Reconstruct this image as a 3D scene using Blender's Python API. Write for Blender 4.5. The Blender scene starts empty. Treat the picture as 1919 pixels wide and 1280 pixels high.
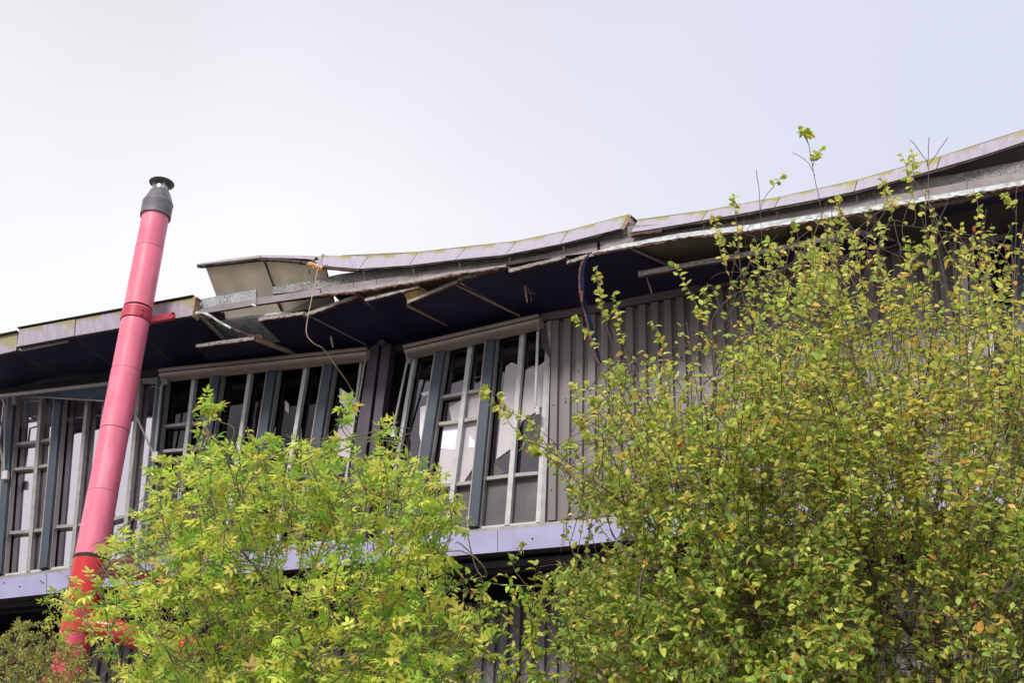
import bpy, math, random
import numpy as np
import mathutils.noise as mnoise
from mathutils import Vector
R = math.radians
rng = np.random.default_rng(7)
random.seed(7)
SC = bpy.context.scene
COL = SC.collection

# ------------------------------------------------------------------ camera
FPX, PITCH, ROLL, YAW = 2400.0, R(27.6), R(2.0), R(21.0)
CAM = np.array([0, 0, 1.6])
FW = np.array([0, math.cos(PITCH), math.sin(PITCH)])
U0 = np.array([0, -math.sin(PITCH), math.cos(PITCH)])
R0 = np.array([1.0, 0, 0])
UPV = U0 * math.cos(ROLL) - R0 * math.sin(ROLL)
RTV = R0 * math.cos(ROLL) + U0 * math.sin(ROLL)
cd = bpy.data.cameras.new('camera')
cam = bpy.data.objects.new('camera', cd)
COL.objects.link(cam)
cd.sensor_width = 36
cd.lens = FPX / 1919 * 36
cd.clip_end = 4000
from mathutils import Matrix
cam.matrix_world = Matrix(((RTV[0], UPV[0], -FW[0], CAM[0]), (RTV[1], UPV[1], -FW[1], CAM[1]),
                           (RTV[2], UPV[2], -FW[2], CAM[2]), (0, 0, 0, 1)))
SC.camera = cam

# ------------------------------------------------------------------ world and sun
SUN_EL, SUN_AZ = R(42), R(205)        # azimuth clockwise from north (+Y): behind and left of the camera
w = bpy.data.worlds.new('World')
SC.world = w
w.use_nodes = True
nt = w.node_tree
nt.nodes.clear()
def N(t, k, **kw):
    n = t.nodes.new(k)
    for a, b in kw.items():
        setattr(n, a, b)
    return n
out = N(nt, 'ShaderNodeOutputWorld')
bg = N(nt, 'ShaderNodeBackground')
bg.inputs['Strength'].default_value = 0.1
sky = N(nt, 'ShaderNodeTexSky', sky_type='NISHITA')
sky.sun_disc = False
sky.sun_elevation = SUN_EL
sky.sun_rotation = SUN_AZ
sky.dust_density = 2.0
tc = N(nt, 'ShaderNodeTexCoord')
sep = N(nt, 'ShaderNodeSeparateXYZ')
nt.links.new(tc.outputs['Generated'], sep.inputs[0])
# thin high cloud: whiter to the horizon, bluer overhead, large soft banks
no = N(nt, 'ShaderNodeTexNoise')
no.inputs['Scale'].default_value = 1.7
no.inputs['Detail'].default_value = 3.5
no.inputs['Roughness'].default_value = 0.45
nt.links.new(tc.outputs['Generated'], no.inputs['Vector'])
def M(op, a, b=None, c=None, clamp=False, t=nt):
    m = N(t, 'ShaderNodeMath', operation=op)
    m.use_clamp = clamp
    for i, x in enumerate((a, b, c)):
        if x is None:
            continue
        if isinstance(x, (int, float)):
            m.inputs[i].default_value = x
        else:
            t.links.new(x, m.inputs[i])
    return m.outputs[0]
# clear-sky side lies to the east (+X), pink haze to the west
tint = M('ADD', M('MULTIPLY_ADD', sep.outputs['X'], 1.5, 0.55), M('MULTIPLY_ADD', no.outputs['Fac'], 1.4, -.7), None, True)
ramp = N(nt, 'ShaderNodeMix', data_type='RGBA')
ramp.inputs['A'].default_value = (8.2, 7.7, 8.35, 1)
ramp.inputs['B'].default_value = (7.45, 7.75, 9.25, 1)
nt.links.new(tint, ramp.inputs['Factor'])
low = M('ADD', M('MULTIPLY_ADD', sep.outputs['Z'], -3.6, 2.52), M('MULTIPLY_ADD', no.outputs['Fac'], 2.8, -1.4), None, True)
lowx = M('MULTIPLY_ADD', sep.outputs['X'], -2.2, 0.62, True)
lown = M('MULTIPLY_ADD', no.outputs['Fac'], 1.2, 0.45, True)
lowf = M('MULTIPLY', M('MULTIPLY', low, lowx), lown, None, True)
mx2 = N(nt, 'ShaderNodeMix', data_type='RGBA')
nt.links.new(lowf, mx2.inputs['Factor'])
nt.links.new(ramp.outputs['Result'], mx2.inputs['A'])
mx2.inputs['B'].default_value = (10.2, 10.1, 10.4, 1)
mx3 = N(nt, 'ShaderNodeMix', data_type='RGBA')
mx3.inputs['Factor'].default_value = 0.96
nt.links.new(sky.outputs[0], mx3.inputs['A'])
nt.links.new(mx2.outputs['Result'], mx3.inputs['B'])
nt.links.new(mx3.outputs['Result'], bg.inputs['Color'])
nt.links.new(bg.outputs[0], out.inputs[0])

sl = bpy.data.lights.new('sun', 'SUN')
sl.energy = 3.4
sl.angle = R(14)
sl.color = (1.0, 0.96, 0.90)
sun = bpy.data.objects.new('sun', sl)
COL.objects.link(sun)
sd = Vector((math.sin(SUN_AZ) * math.cos(SUN_EL), math.cos(SUN_AZ) * math.cos(SUN_EL), math.sin(SUN_EL)))
sun.rotation_euler = sd.to_track_quat('Z', 'Y').to_euler()
sun.location = (0, 0, 40)

vs = SC.view_settings
vs.view_transform = 'Standard'
vs.look = 'None'
vs.gamma = 1
vs.exposure = 0.0
vs.use_curve_mapping = False
SC.render.engine = 'CYCLES'
SC.cycles.max_bounces = 8
SC.cycles.transparent_max_bounces = 16

# ------------------------------------------------------------------ place geometry
# facade plane passes (0,18); N_OUT points to the street, H_AX runs along the wall to the right
N_OUT = np.array([-math.sin(YAW), -math.cos(YAW), 0])
H_AX = np.array([math.cos(YAW), -math.sin(YAW), 0])
Z_AX = np.array([0, 0, 1.0])
W0 = np.array([0, 18.0, 0])
def ray(u, v):
    return FW + RTV * (u - 959.5) / FPX + UPV * (640 - v) / FPX
def X(u, v, d=0.0):
    """survey point: photograph pixel seen on the vertical plane d metres in front of the wall"""
    r = ray(u, v)
    t = ((W0 - CAM) @ N_OUT + d) / (r @ N_OUT)
    return CAM + r * t
def W(s, d, z):
    return W0 + H_AX * s + N_OUT * d + Z_AX * z
def sdz(p):
    q = np.asarray(p) - W0
    return q @ H_AX, q @ N_OUT, q[2]
def lerp(pts, x):
    xs = [p[0] for p in pts]
    return tuple(float(np.interp(x, xs, [p[k] for p in pts])) for k in range(1, len(pts[0])))

WLOC = {}
def tag(o, label=None, cat=None, group=None, kind=None):
    if label: o['label'] = label
    if cat: o['category'] = cat
    if group: o['group'] = group
    if kind: o['kind'] = kind
    return o
def thing(name, loc, label, cat, group=None):
    o = bpy.data.objects.new(name, None)
    COL.objects.link(o)
    o.empty_display_size = 0.2
    o.location = Vector(loc)
    WLOC[o] = np.array(loc, float)
    return tag(o, label, cat, group)
def obj(name, V, F, mat, parent=None, mi=None, uv=None, smooth=False, bevel=0, label=None, kind=None, loc=None):
    V = np.asarray(V, float)
    c = V.mean(0) if loc is None else np.asarray(loc, float)
    me = bpy.data.meshes.new(name)
    me.from_pydata((V - c).tolist(), [], F)
    mats = mat if isinstance(mat, (list, tuple)) else [mat]
    for m in mats:
        me.materials.append(m)
    if mi is not None:
        me.polygons.foreach_set('material_index', mi)
    if uv is not None:
        l = me.uv_layers.new(name='UVMap')
        l.data.foreach_set('uv', np.asarray(uv, np.float32).ravel())
    if smooth:
        me.polygons.foreach_set('use_smooth', [True] * len(me.polygons))
    o = bpy.data.objects.new(name, me)
    COL.objects.link(o)
    WLOC[o] = c
    if parent:
        o.parent = parent
        o.location = Vector(c - WLOC[parent])
    else:
        o.location = Vector(c)
    if bevel:
        b = o.modifiers.new('bevel', 'BEVEL')
        b.width = bevel; b.segments = 2; b.limit_method = 'ANGLE'; b.angle_limit = R(40)
    return tag(o, label, None, None, kind)

def prism(P, T, fmat=0, emat=1):
    """closed slab from polygon P (front) extruded by T; returns verts, faces, material idx"""
    P = np.asarray(P, float); n = len(P)
    V = np.vstack([P, P + np.asarray(T, float)])
    F = [list(range(n)), list(range(2 * n - 1, n - 1, -1))]
    mi = [fmat, fmat]
    for i in range(n):
        j = (i + 1) % n
        F.append([i, i + n, j + n, j]); mi.append(emat)
    return V, F, mi
def slab(name, P, T, mats, parent, **kw):
    V, F, mi = prism(P, T)
    mats = mats if isinstance(mats, (list, tuple)) else [mats, mats]
    return obj(name, V, F, mats, parent, mi=mi, **kw)
class MB:
    def __init__(s): s.V = []; s.F = []; s.mi = []; s.n = 0
    def add(s, V, F, m=0):
        V = np.asarray(V, float)
        s.V.append(V)
        s.F += [[i + s.n for i in f] for f in F]
        s.mi += [m] * len(F) if isinstance(m, int) else list(m)
        s.n += len(V)
    def build(s, name, mat, parent=None, **kw):
        return obj(name, np.vstack(s.V), s.F, mat, parent, mi=s.mi, **kw)
CUBEF = [[0, 1, 2, 3], [7, 6, 5, 4], [0, 4, 5, 1], [1, 5, 6, 2], [2, 6, 7, 3], [3, 7, 4, 0]]
def barV(A, B, wdt, d0, d1, wdir=None):
    """box along A-B, width in the wall plane, from outward offset d0 to d1"""
    A = np.asarray(A, float); B = np.asarray(B, float)
    t = (B - A) / np.linalg.norm(B - A)
    s = np.cross(t, N_OUT) if wdir is None else np.asarray(wdir)
    s = s / np.linalg.norm(s) * wdt / 2
    n0, n1 = N_OUT * d0, N_OUT * d1
    return np.array([A - s + n0, A + s + n0, A + s + n1, A - s + n1, B - s + n0, B + s + n0, B + s + n1, B - s + n1])
BARF = [[0, 3, 2, 1], [4, 5, 6, 7], [0, 1, 5, 4], [1, 2, 6, 5], [2, 3, 7, 6], [3, 0, 4, 7]]
def bar(name, A, B, wdt, d0, d1, mat, parent, **kw):
    return obj(name, barV(A, B, wdt, d0, d1), BARF, mat, parent, **kw)
def tube(pts, rad, seg=8, caps=True):
    P = np.asarray(pts, float); n = len(P)
    rad = np.broadcast_to(rad, (n,))
    V = []; prev = None
    for i in range(n):
        t = P[min(i + 1, n - 1)] - P[max(i - 1, 0)]
        t = t / (np.linalg.norm(t) + 1e-9)
        a = prev if prev is not None else (np.array([1.0, 0, 0]) if abs(t[0]) < .8 else np.array([0, 1.0, 0]))
        u = a - t * (a @ t); u /= np.linalg.norm(u) + 1e-9; prev = u
        v = np.cross(t, u)
        for k in range(seg):
            an = 2 * math.pi * k / seg
            V.append(P[i] + (u * math.cos(an) + v * math.sin(an)) * rad[i])
    F = []
    for i in range(n - 1):
        for k in range(seg):
            k2 = (k + 1) % seg
            F.append([i * seg + k, i * seg + k2, (i + 1) * seg + k2, (i + 1) * seg + k])
    if caps:
        F.append(list(range(seg - 1, -1, -1))); F.append([(n - 1) * seg + k for k in range(seg)])
    return np.array(V), F
def smoothline(pts, n=8):
    """Catmull-Rom through 3D points"""
    P = [np.asarray(p, float) for p in pts]
    P = [2 * P[0] - P[1]] + P + [2 * P[-1] - P[-2]]
    o = []
    for i in range(1, len(P) - 2):
        for k in range(n):
            t = k / n
            o.append(0.5 * (2 * P[i] + (P[i + 1] - P[i - 1]) * t + (2 * P[i - 1] - 5 * P[i] + 4 * P[i + 1] - P[i + 2]) * t * t
                            + (3 * P[i] - P[i - 1] - 3 * P[i + 1] + P[i + 2]) * t ** 3))
    o.append(P[-2])
    return np.array(o)
def ribbon(name, top, bot, T, mats, parent, xs=None, redge=0, **kw):
    """long strip between two 3D polylines of equal length, with thickness T"""
    top = np.asarray(top); bot = np.asarray(bot); n = len(top); T = np.asarray(T, float)
    V = np.vstack([top, bot, top + T, bot + T])
    F = []; mi = []; uv = []
    L = np.concatenate([[0], np.cumsum(np.linalg.norm(np.diff(top, axis=0), axis=1))])
    for i in range(n - 1):
        F.append([n + i, n + i + 1, i + 1, i]); mi.append(0)
        uv += [(L[i], 0), (L[i + 1], 0), (L[i + 1], 1), (L[i], 1)]
        F.append([2 * n + i, 2 * n + i + 1, 3 * n + i + 1, 3 * n + i]); mi.append(1); uv += [(L[i], 0)] * 4
        F.append([i, i + 1, 2 * n + i + 1, 2 * n + i]); mi.append(1); uv += [(L[i], 1)] * 4
        F.append([n + i + 1, n + i, 3 * n + i, 3 * n + i + 1]); mi.append(1); uv += [(L[i], 0)] * 4
    F.append([0, 2 * n, 3 * n, n]); mi.append(1); uv += [(0, 0)] * 4
    F.append([n - 1, 2 * n - 1, 4 * n - 1, 3 * n - 1]); mi.append(1); uv += [(0, 0)] * 4
    mats = mats if isinstance(mats, (list, tuple)) else [mats, mats]
    return obj(name, V, F, mats, parent, mi=mi, uv=uv, **kw)

# ------------------------------------------------------------------ materials
def mat(name, col, rough=0.6, var=0.15, scale=6, bump=0.0, bscale=60, metal=0.0, spec=0.5, col2=None, dirt=None, dirt_amt=0.3, dscale=2.5):
    m = bpy.data.materials.new(name)
    m.use_nodes = True
    t = m.node_tree
    b = t.nodes['Principled BSDF']
    b.inputs['Roughness'].default_value = rough
    b.inputs['Metallic'].default_value = metal
    b.inputs['Specular IOR Level'].default_value = spec
    geo = N(t, 'ShaderNodeNewGeometry')
    n1 = N(t, 'ShaderNodeTexNoise')
    n1.inputs['Scale'].default_value = scale
    n1.inputs['Detail'].default_value = 6
    t.links.new(geo.outputs['Position'], n1.inputs['Vector'])
    mix = N(t, 'ShaderNodeMix', data_type='RGBA')
    c2 = col2 or tuple(c * (1 - var * 1.6) for c in col)
    mix.inputs['A'].default_value = (*[min(1, c * (1 + var)) if not col2 else c for c in col], 1)
    mix.inputs['B'].default_value = (*c2, 1)
    f = M('MULTIPLY_ADD', n1.outputs['Fac'], 2.4, -0.7, True, t)
    t.links.new(f, mix.inputs['Factor'])
    res = mix.outputs['Result']
    if dirt:
        n2 = N(t, 'ShaderNodeTexNoise')
        n2.inputs['Scale'].default_value = dscale
        n2.inputs['Detail'].default_value = 8
        n2.inputs['Roughness'].default_value = .65
        mp = N(t, 'ShaderNodeMapping')
        mp.inputs['Scale'].default_value = (1, 1, .22)
        t.links.new(geo.outputs['Position'], mp.inputs[0])
        t.links.new(mp.outputs[0], n2.inputs['Vector'])
        g = M('MULTIPLY_ADD', n2.outputs['Fac'], 5, -2.6, True, t)
        g = M('MULTIPLY', g, dirt_amt, None, False, t)
        mm = N(t, 'ShaderNodeMix', data_type='RGBA')
        t.links.new(g, mm.inputs['Factor'])
        t.links.new(res, mm.inputs['A'])
        mm.inputs['B'].default_value = (*dirt, 1)
        res = mm.outputs['Result']
    t.links.new(res, b.inputs['Base Color'])
    rr = M('MULTIPLY_ADD', n1.outputs['Fac'], 0.25, rough - 0.12, True, t)
    t.links.new(rr, b.inputs['Roughness'])
    if bump:
        n3 = N(t, 'ShaderNodeTexNoise')
        n3.inputs['Scale'].default_value = bscale
        n3.inputs['Detail'].default_value = 3
        t.links.new(geo.outputs['Position'], n3.inputs['Vector'])
        bp = N(t, 'ShaderNodeBump')
        bp.inputs['Strength'].default_value = bump
        bp.inputs['Distance'].default_value = 0.01
        t.links.new(n3.outputs['Fac'], bp.inputs['Height'])
        t.links.new(bp.outputs[0], b.inputs['Normal'])
    return m

def fascia_mat(name, base, moss=0.8, streak=0.5):
    """lilac painted sheet with streaks and moss below its upper edge (UV: u metres, v 0 bottom..1 top)"""
    m = bpy.data.materials.new(name); m.use_nodes = True
    t = m.node_tree; b = t.nodes['Principled BSDF']
    uv = N(t, 'ShaderNodeUVMap'); sp = N(t, 'ShaderNodeSeparateXYZ')
    t.links.new(uv.outputs[0], sp.inputs[0])
    geo = N(t, 'ShaderNodeNewGeometry')
    def noise(sx, sy, sc, det=5, rough=.6, src=uv.outputs[0]):
        mp = N(t, 'ShaderNodeMapping'); mp.inputs['Scale'].default_value = (sx, sy, 1)
        t.links.new(src, mp.inputs[0])
        n = N(t, 'ShaderNodeTexNoise'); n.inputs['Scale'].default_value = sc
        n.inputs['Detail'].default_value = det; n.inputs['Roughness'].default_value = rough
        t.links.new(mp.outputs[0], n.inputs['Vector'])
        return n.outputs['Fac']
    st = noise(14, .8, 1.0)
    big = noise(1.0, .35, 1.3, 3)
    fine = noise(40, 12, 1.0, 4)
    c1 = N(t, 'ShaderNodeMix', data_type='RGBA')
    c1.inputs['A'].default_value = (*base, 1)
    c1.inputs['B'].default_value = (base[0] * .78, base[1] * .68, base[2] * .6, 1)
    t.links.new(M('MULTIPLY', M('MULTIPLY_ADD', st, 3.4, -1.3, True, t), streak, None, True, t), c1.inputs['Factor'])
    c2 = N(t, 'ShaderNodeMix', data_type='RGBA')
    t.links.new(c1.outputs['Result'], c2.inputs['A'])
    c2.inputs['B'].default_value = (.27, .24, .035, 1)
    # moss: strong near the top edge, in patches, dragged down in streaks
    v = M('MULTIPLY_ADD', sp.outputs[1], 2.1, -1.45, False, t)
    bigm = M('MULTIPLY_ADD', big, 9.0, -3.75, False, t)
    mm = M('ADD', v, M('MULTIPLY_ADD', st, 2.0, -1.1, False, t), None, False, t)
    mm = M('ADD', mm, bigm, None, False, t)
    mm = M('ADD', mm, M('MULTIPLY_ADD', fine, 2.0, -1.1, False, t), None, True, t)
    t.links.new(M('MULTIPLY', mm, moss, None, True, t), c2.inputs['Factor'])
    # grime along the lower edge
    c3 = N(t, 'ShaderNodeMix', data_type='RGBA')
    t.links.new(c2.outputs['Result'], c3.inputs['A'])
    c3.inputs['B'].default_value = (.06, .05, .035, 1)
    lo = M('MULTIPLY_ADD', sp.outputs[1], -9.0, .55, False, t)
    lo = M('ADD', lo, M('MULTIPLY_ADD', fine, 2.2, -1.2, False, t), None, True, t)
    t.links.new(M('MULTIPLY', lo, .7, None, True, t), c3.inputs['Factor'])
    t.links.new(c3.outputs['Result'], b.inputs['Base Color'])
    b.inputs['Roughness'].default_value = .55
    bp = N(t, 'ShaderNodeBump'); bp.inputs['Strength'].default_value = .25; bp.inputs['Distance'].default_value = .01
    t.links.new(mm, bp.inputs['Height']); t.links.new(bp.outputs[0], b.inputs['Normal'])
    return m

def speckle(name, a, b_, scale=140):
    m = bpy.data.materials.new(name); m.use_nodes = True
    t = m.node_tree; b = t.nodes['Principled BSDF']; b.inputs['Roughness'].default_value = .9
    geo = N(t, 'ShaderNodeNewGeometry')
    n = N(t, 'ShaderNodeTexNoise'); n.inputs['Scale'].default_value = scale * .35; n.inputs['Detail'].default_value = 4
    n.inputs['Roughness'].default_value = .8
    t.links.new(geo.outputs['Position'], n.inputs['Vector'])
    n2 = N(t, 'ShaderNodeTexNoise'); n2.inputs['Scale'].default_value = 4
    t.links.new(geo.outputs['Position'], n2.inputs['Vector'])
    mix = N(t, 'ShaderNodeMix', data_type='RGBA')
    mix.inputs['A'].default_value = (*a, 1); mix.inputs['B'].default_value = (*b_, 1)
    f = M('MULTIPLY_ADD', n.outputs['Fac'], 7, -3.2, False, t)
    f = M('ADD', f, M('MULTIPLY_ADD', n2.outputs['Fac'], 1.6, -.8, False, t), None, True, t)
    t.links.new(f, mix.inputs['Factor'])
    t.links.new(mix.outputs['Result'], b.inputs['Base Color'])
    bp = N(t, 'ShaderNodeBump'); bp.inputs['Strength'].default_value = .5; bp.inputs['Distance'].default_value = .01
    t.links.new(n.outputs['Fac'], bp.inputs['Height']); t.links.new(bp.outputs[0], b.inputs['Normal'])
    return m

def stripes(name, a, b_, pitch=.045):
    """sheet lining with fine pressed lines running along UV v"""
    m = mat(name, a, .7, .12, 3)
    t = m.node_tree; b = t.nodes['Principled BSDF']
    src = b.inputs['Base Color'].links[0].from_socket
    uv = N(t, 'ShaderNodeUVMap'); sp = N(t, 'ShaderNodeSeparateXYZ'); t.links.new(uv.outputs[0], sp.inputs[0])
    fr = M('FRACT', M('DIVIDE', sp.outputs[0], pitch, None, False, t), None, None, False, t)
    ln = M('LESS_THAN', fr, .16, None, False, t)
    mx = N(t, 'ShaderNodeMix', data_type='RGBA')
    t.links.new(M('MULTIPLY', ln, .55, None, False, t), mx.inputs['Factor'])
    t.links.new(src, mx.inputs['A']); mx.inputs['B'].default_value = (*b_, 1)
    t.links.new(mx.outputs['Result'], b.inputs['Base Color'])
    bp = N(t, 'ShaderNodeBump'); bp.inputs['Strength'].default_value = .6; bp.inputs['Distance'].default_value = .004
    bp.invert = True
    t.links.new(ln, bp.inputs['Height']); t.links.new(bp.outputs[0], b.inputs['Normal'])
    return m

def glass(name, refl, tr):
    m = bpy.data.materials.new(name); m.use_nodes = True
    t = m.node_tree; t.nodes.remove(t.nodes['Principled BSDF'])
    o = t.nodes['Material Output']
    g = N(t, 'ShaderNodeBsdfGlossy'); g.inputs['Roughness'].default_value = .035; g.inputs['Color'].default_value = (.86, .80, .86, 1)
    tp = N(t, 'ShaderNodeBsdfTransparent'); tp.inputs['Color'].default_value = (tr, tr, tr * 1.05, 1)
    lw = N(t, 'ShaderNodeLayerWeight'); lw.inputs['Blend'].default_value = .35
    f = M('MULTIPLY_ADD', lw.outputs['Fresnel'], refl * .8, refl, True, t)
    geo = N(t, 'ShaderNodeNewGeometry')
    n = N(t, 'ShaderNodeTexNoise'); n.inputs['Scale'].default_value = 2.2; n.inputs['Detail'].default_value = 2
    t.links.new(geo.outputs['Position'], n.inputs['Vector'])
    bp = N(t, 'ShaderNodeBump'); bp.inputs['Strength'].default_value = .05; bp.inputs['Distance'].default_value = .05
    t.links.new(n.outputs['Fac'], bp.inputs['Height']); t.links.new(bp.outputs[0], g.inputs['Normal'])
    mx = N(t, 'ShaderNodeMixShader')
    t.links.new(f, mx.inputs[0]); t.links.new(tp.outputs[0], mx.inputs[1]); t.links.new(g.outputs[0], mx.inputs[2])
    t.links.new(mx.outputs[0], o.inputs['Surface'])
    return m

MT = dict(
    fascia=fascia_mat('lilac_fascia', (.37, .342, .415), 1.0),
    fascia_clean=fascia_mat('lilac_fascia_less_moss', (.36, .325, .415), .7, .9),
    band=mat('lilac_band_paint', (.33, .315, .485), .45, .08, 3, dirt=(.16, .13, .2), dirt_amt=.25),
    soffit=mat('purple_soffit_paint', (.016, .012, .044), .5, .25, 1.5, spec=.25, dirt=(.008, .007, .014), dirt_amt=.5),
    soffit_edge=speckle('broken_board_edge', (.38, .34, .31), (.09, .07, .06), 120),
    speck=speckle('mineral_felt', (.46, .47, .48), (.10, .105, .115), 170),
    speck_lit=speckle('lit_mineral_felt', (.66, .68, .70), (.17, .175, .19), 170),  # same felt in a brighter tone, light on the underside put into colour
    specky=speckle('mineral_felt_dirty', (.33, .32, .30), (.085, .075, .075), 120),
    cream=stripes('cream_roof_lining', (.80, .72, .57), (.45, .39, .29)),
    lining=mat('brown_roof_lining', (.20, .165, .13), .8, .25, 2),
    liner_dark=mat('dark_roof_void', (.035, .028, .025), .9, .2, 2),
    board=mat('mauve_grey_board', (.235, .195, .205), .6, .15, 4, dirt=(.1, .08, .07), dirt_amt=.4),
    white_trim=mat('chipped_white_trim', (.50, .54, .54), .4, .3, 12, bump=.3, bscale=30, dirt=(.20, .13, .10), dirt_amt=.8, dscale=7),
    trim_dull=mat('dulled_trim', (.31, .29, .285), .35, .25, 14, bump=.3, bscale=30, dirt=(.17, .12, .09), dirt_amt=.8, dscale=8),
    rust=mat('rust_red_edge', (.11, .04, .03), .8, .35, 30, bump=.4),
    brown=mat('dark_brown_edge', (.06, .045, .035), .85, .4, 14, bump=.4, col2=(.02, .016, .014)),
    wood=mat('weathered_timber', (.36, .25, .15), .8, .25, 18, bump=.3),
    foam=mat('yellow_insulation_foam', (.62, .45, .14), .9, .12, 9, bump=.3, bscale=30),
    foam_orange=mat('torn_insulation', (.75, .42, .2), .9, .3, 40, bump=.8, bscale=50),
    clad=mat('mauve_grey_cladding', (.185, .162, .158), .42, .06, 1.0, spec=.4, dirt=(.13, .11, .105), dirt_amt=.4, dscale=3),
    clad_low=mat('grey_lower_cladding', (.13, .11, .12), .5, .06, 1.0, dirt=(.08, .07, .075), dirt_amt=.3, dscale=1.2),
    fin=mat('slate_blue_steel', (.042, .058, .080), .45, .12, 5, dirt=(.03, .035, .04), dirt_amt=.4),
    alu=mat('aged_aluminium', (.31, .295, .285), .42, .14, 8, metal=.25, dirt=(.16, .13, .11), dirt_amt=.5, dscale=6),
    alu_white=mat('pale_aluminium', (.48, .48, .48), .4, .12, 8, dirt=(.25, .22, .2), dirt_amt=.4, dscale=6),
    awning=mat('taupe_awning_case', (.30, .24, .222), .45, .12, 5, dirt=(.18, .14, .12), dirt_amt=.4, dscale=5),
    fabric=mat('blue_awning_cloth', (.035, .06, .10), .8, .2, 4, bump=.4, bscale=9),
    spandrel=mat('grey_infill_panel', (.105, .095, .098), .6, .15, 3, dirt=(.05, .045, .045), dirt_amt=.5),
    white_reflection_mastic=mat('white_sky_reflection_and_mastic', (.86, .85, .92), .6, .05, 2),
    sky_reflection=mat('pale_sky_reflection', (.54, .49, .52), .7, .08, 2),
    column=mat('dark_plum_column', (.055, .042, .058), .5, .15, 3),
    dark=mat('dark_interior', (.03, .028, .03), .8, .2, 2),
    black=mat('black_rubber', (.006, .005, .006), .9, .2, 5, spec=.05),
    red=mat('glossy_red_paint', (.62, .022, .025), .25, .1, 3, dirt=(.3, .02, .02), dirt_amt=.4),
    steel=mat('galvanised_steel', (.45, .45, .43), .3, .2, 10, metal=.8, bump=.15),
    cowl=mat('weathered_lead_grey', (.145, .138, .155), .5, .3, 7, bump=.2, bscale=20, dirt=(.36, .33, .30), dirt_amt=.6, dscale=7),
    cable=mat('tan_cable', (.42, .32, .22), .6, .15, 9),
    blue=mat('dark_blue_strip', (.005, .014, .05), .8, .3, 8, spec=.1),
    bark=mat('grey_brown_bark', (.19, .15, .11), .85, .3, 14, bump=.5, bscale=60, col2=(.09, .065, .05)),
    bark_r=mat('reddish_twig_bark', (.15, .095, .07), .75, .3, 14, bump=.4, bscale=60, col2=(.06, .038, .035)),
    bark_g=mat('green_grey_stem_bark', (.20, .19, .10), .85, .3, 10, bump=.5, bscale=50, col2=(.10, .09, .05)),
    ground=mat('pale_bounce_yard', (.30, .285, .26), .9, .3, .5, bump=.3, bscale=6, col2=(.20, .19, .175)),  # unseen ground, pale tone chosen to bounce light under the eave
)
# faded pink flue: paint bleached at the top, streaked along its length
def flue_mat():
    m = mat('faded_pink_paint', (.78, .175, .265), .42, .08, 3, dirt=(.80, .34, .42), dirt_amt=.75, dscale=6)
    return m
MT['pink'] = flue_mat()
MT['pink_deep'] = mat('faded_crimson_paint', (.50, .045, .075), .45, .12, 4, dirt=(.60, .12, .16), dirt_amt=.5, dscale=5)
GL_A = glass('mirror_tinted_glass', .40, .30)
GL_B = glass('dark_clear_glass', .035, .45)
GL_C = glass('smoky_glass', .10, .62)

# ------------------------------------------------------------------ the ground
gv = [(-1500, -1500, 0), (1500, -1500, 0), (1500, 1500, 0), (-1500, 1500, 0)]
tag(obj('ground', gv, [[0, 1, 2, 3]], MT['ground'], None, loc=(0, 0, 0)), 'unseen yard ground made pale to bounce light up under the eaves', kind='structure')

# ------------------------------------------------------------------ the building
B = thing('factory_building', W(0, 0, 0), 'dark two storey metal clad building with storm torn lilac roof edge', 'building')
DF = 1.55                                   # overhang of the eave
sL, sR = sdz(X(-90, 1000))[0], 9.6          # ends of the built front

# -- shell: side walls, back, inner floor and room behind the windows
zb = 7.35
def boxs(name, s0, s1, d0, d1, z0, z1, m, parent=B, **kw):
    V = [W(s0, d0, z0), W(s1, d0, z0), W(s1, d1, z0), W(s0, d1, z0), W(s0, d0, z1), W(s1, d0, z1), W(s1, d1, z1), W(s0, d1, z1)]
    return obj(name, V, [[0, 1, 2, 3], [7, 6, 5, 4], [0, 4, 5, 1], [1, 5, 6, 2], [2, 6, 7, 3], [3, 7, 4, 0]], m, parent, **kw)
SW, SE = sdz(X(-90, 700, 0))[0] - .15, sdz(X(2080, 500, 0))[0] + .1
boxs('side_wall', SW - .2, SW, -7.4, -.02, 0, 10.9, MT['clad'])
boxs('side_wall', SE, SE + .2, -7.4, -.02, 0, 10.9, MT['clad'])
boxs('back_wall', SW, SE, -7.6, -7.4, 0, 10.9, MT['clad_low'])
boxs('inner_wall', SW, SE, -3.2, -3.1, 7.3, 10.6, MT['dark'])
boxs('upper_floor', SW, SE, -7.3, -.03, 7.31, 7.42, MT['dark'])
boxs('inner_ceiling', SW, SE, -7.3, -.06, 10.62, 10.7, MT['dark'])

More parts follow.
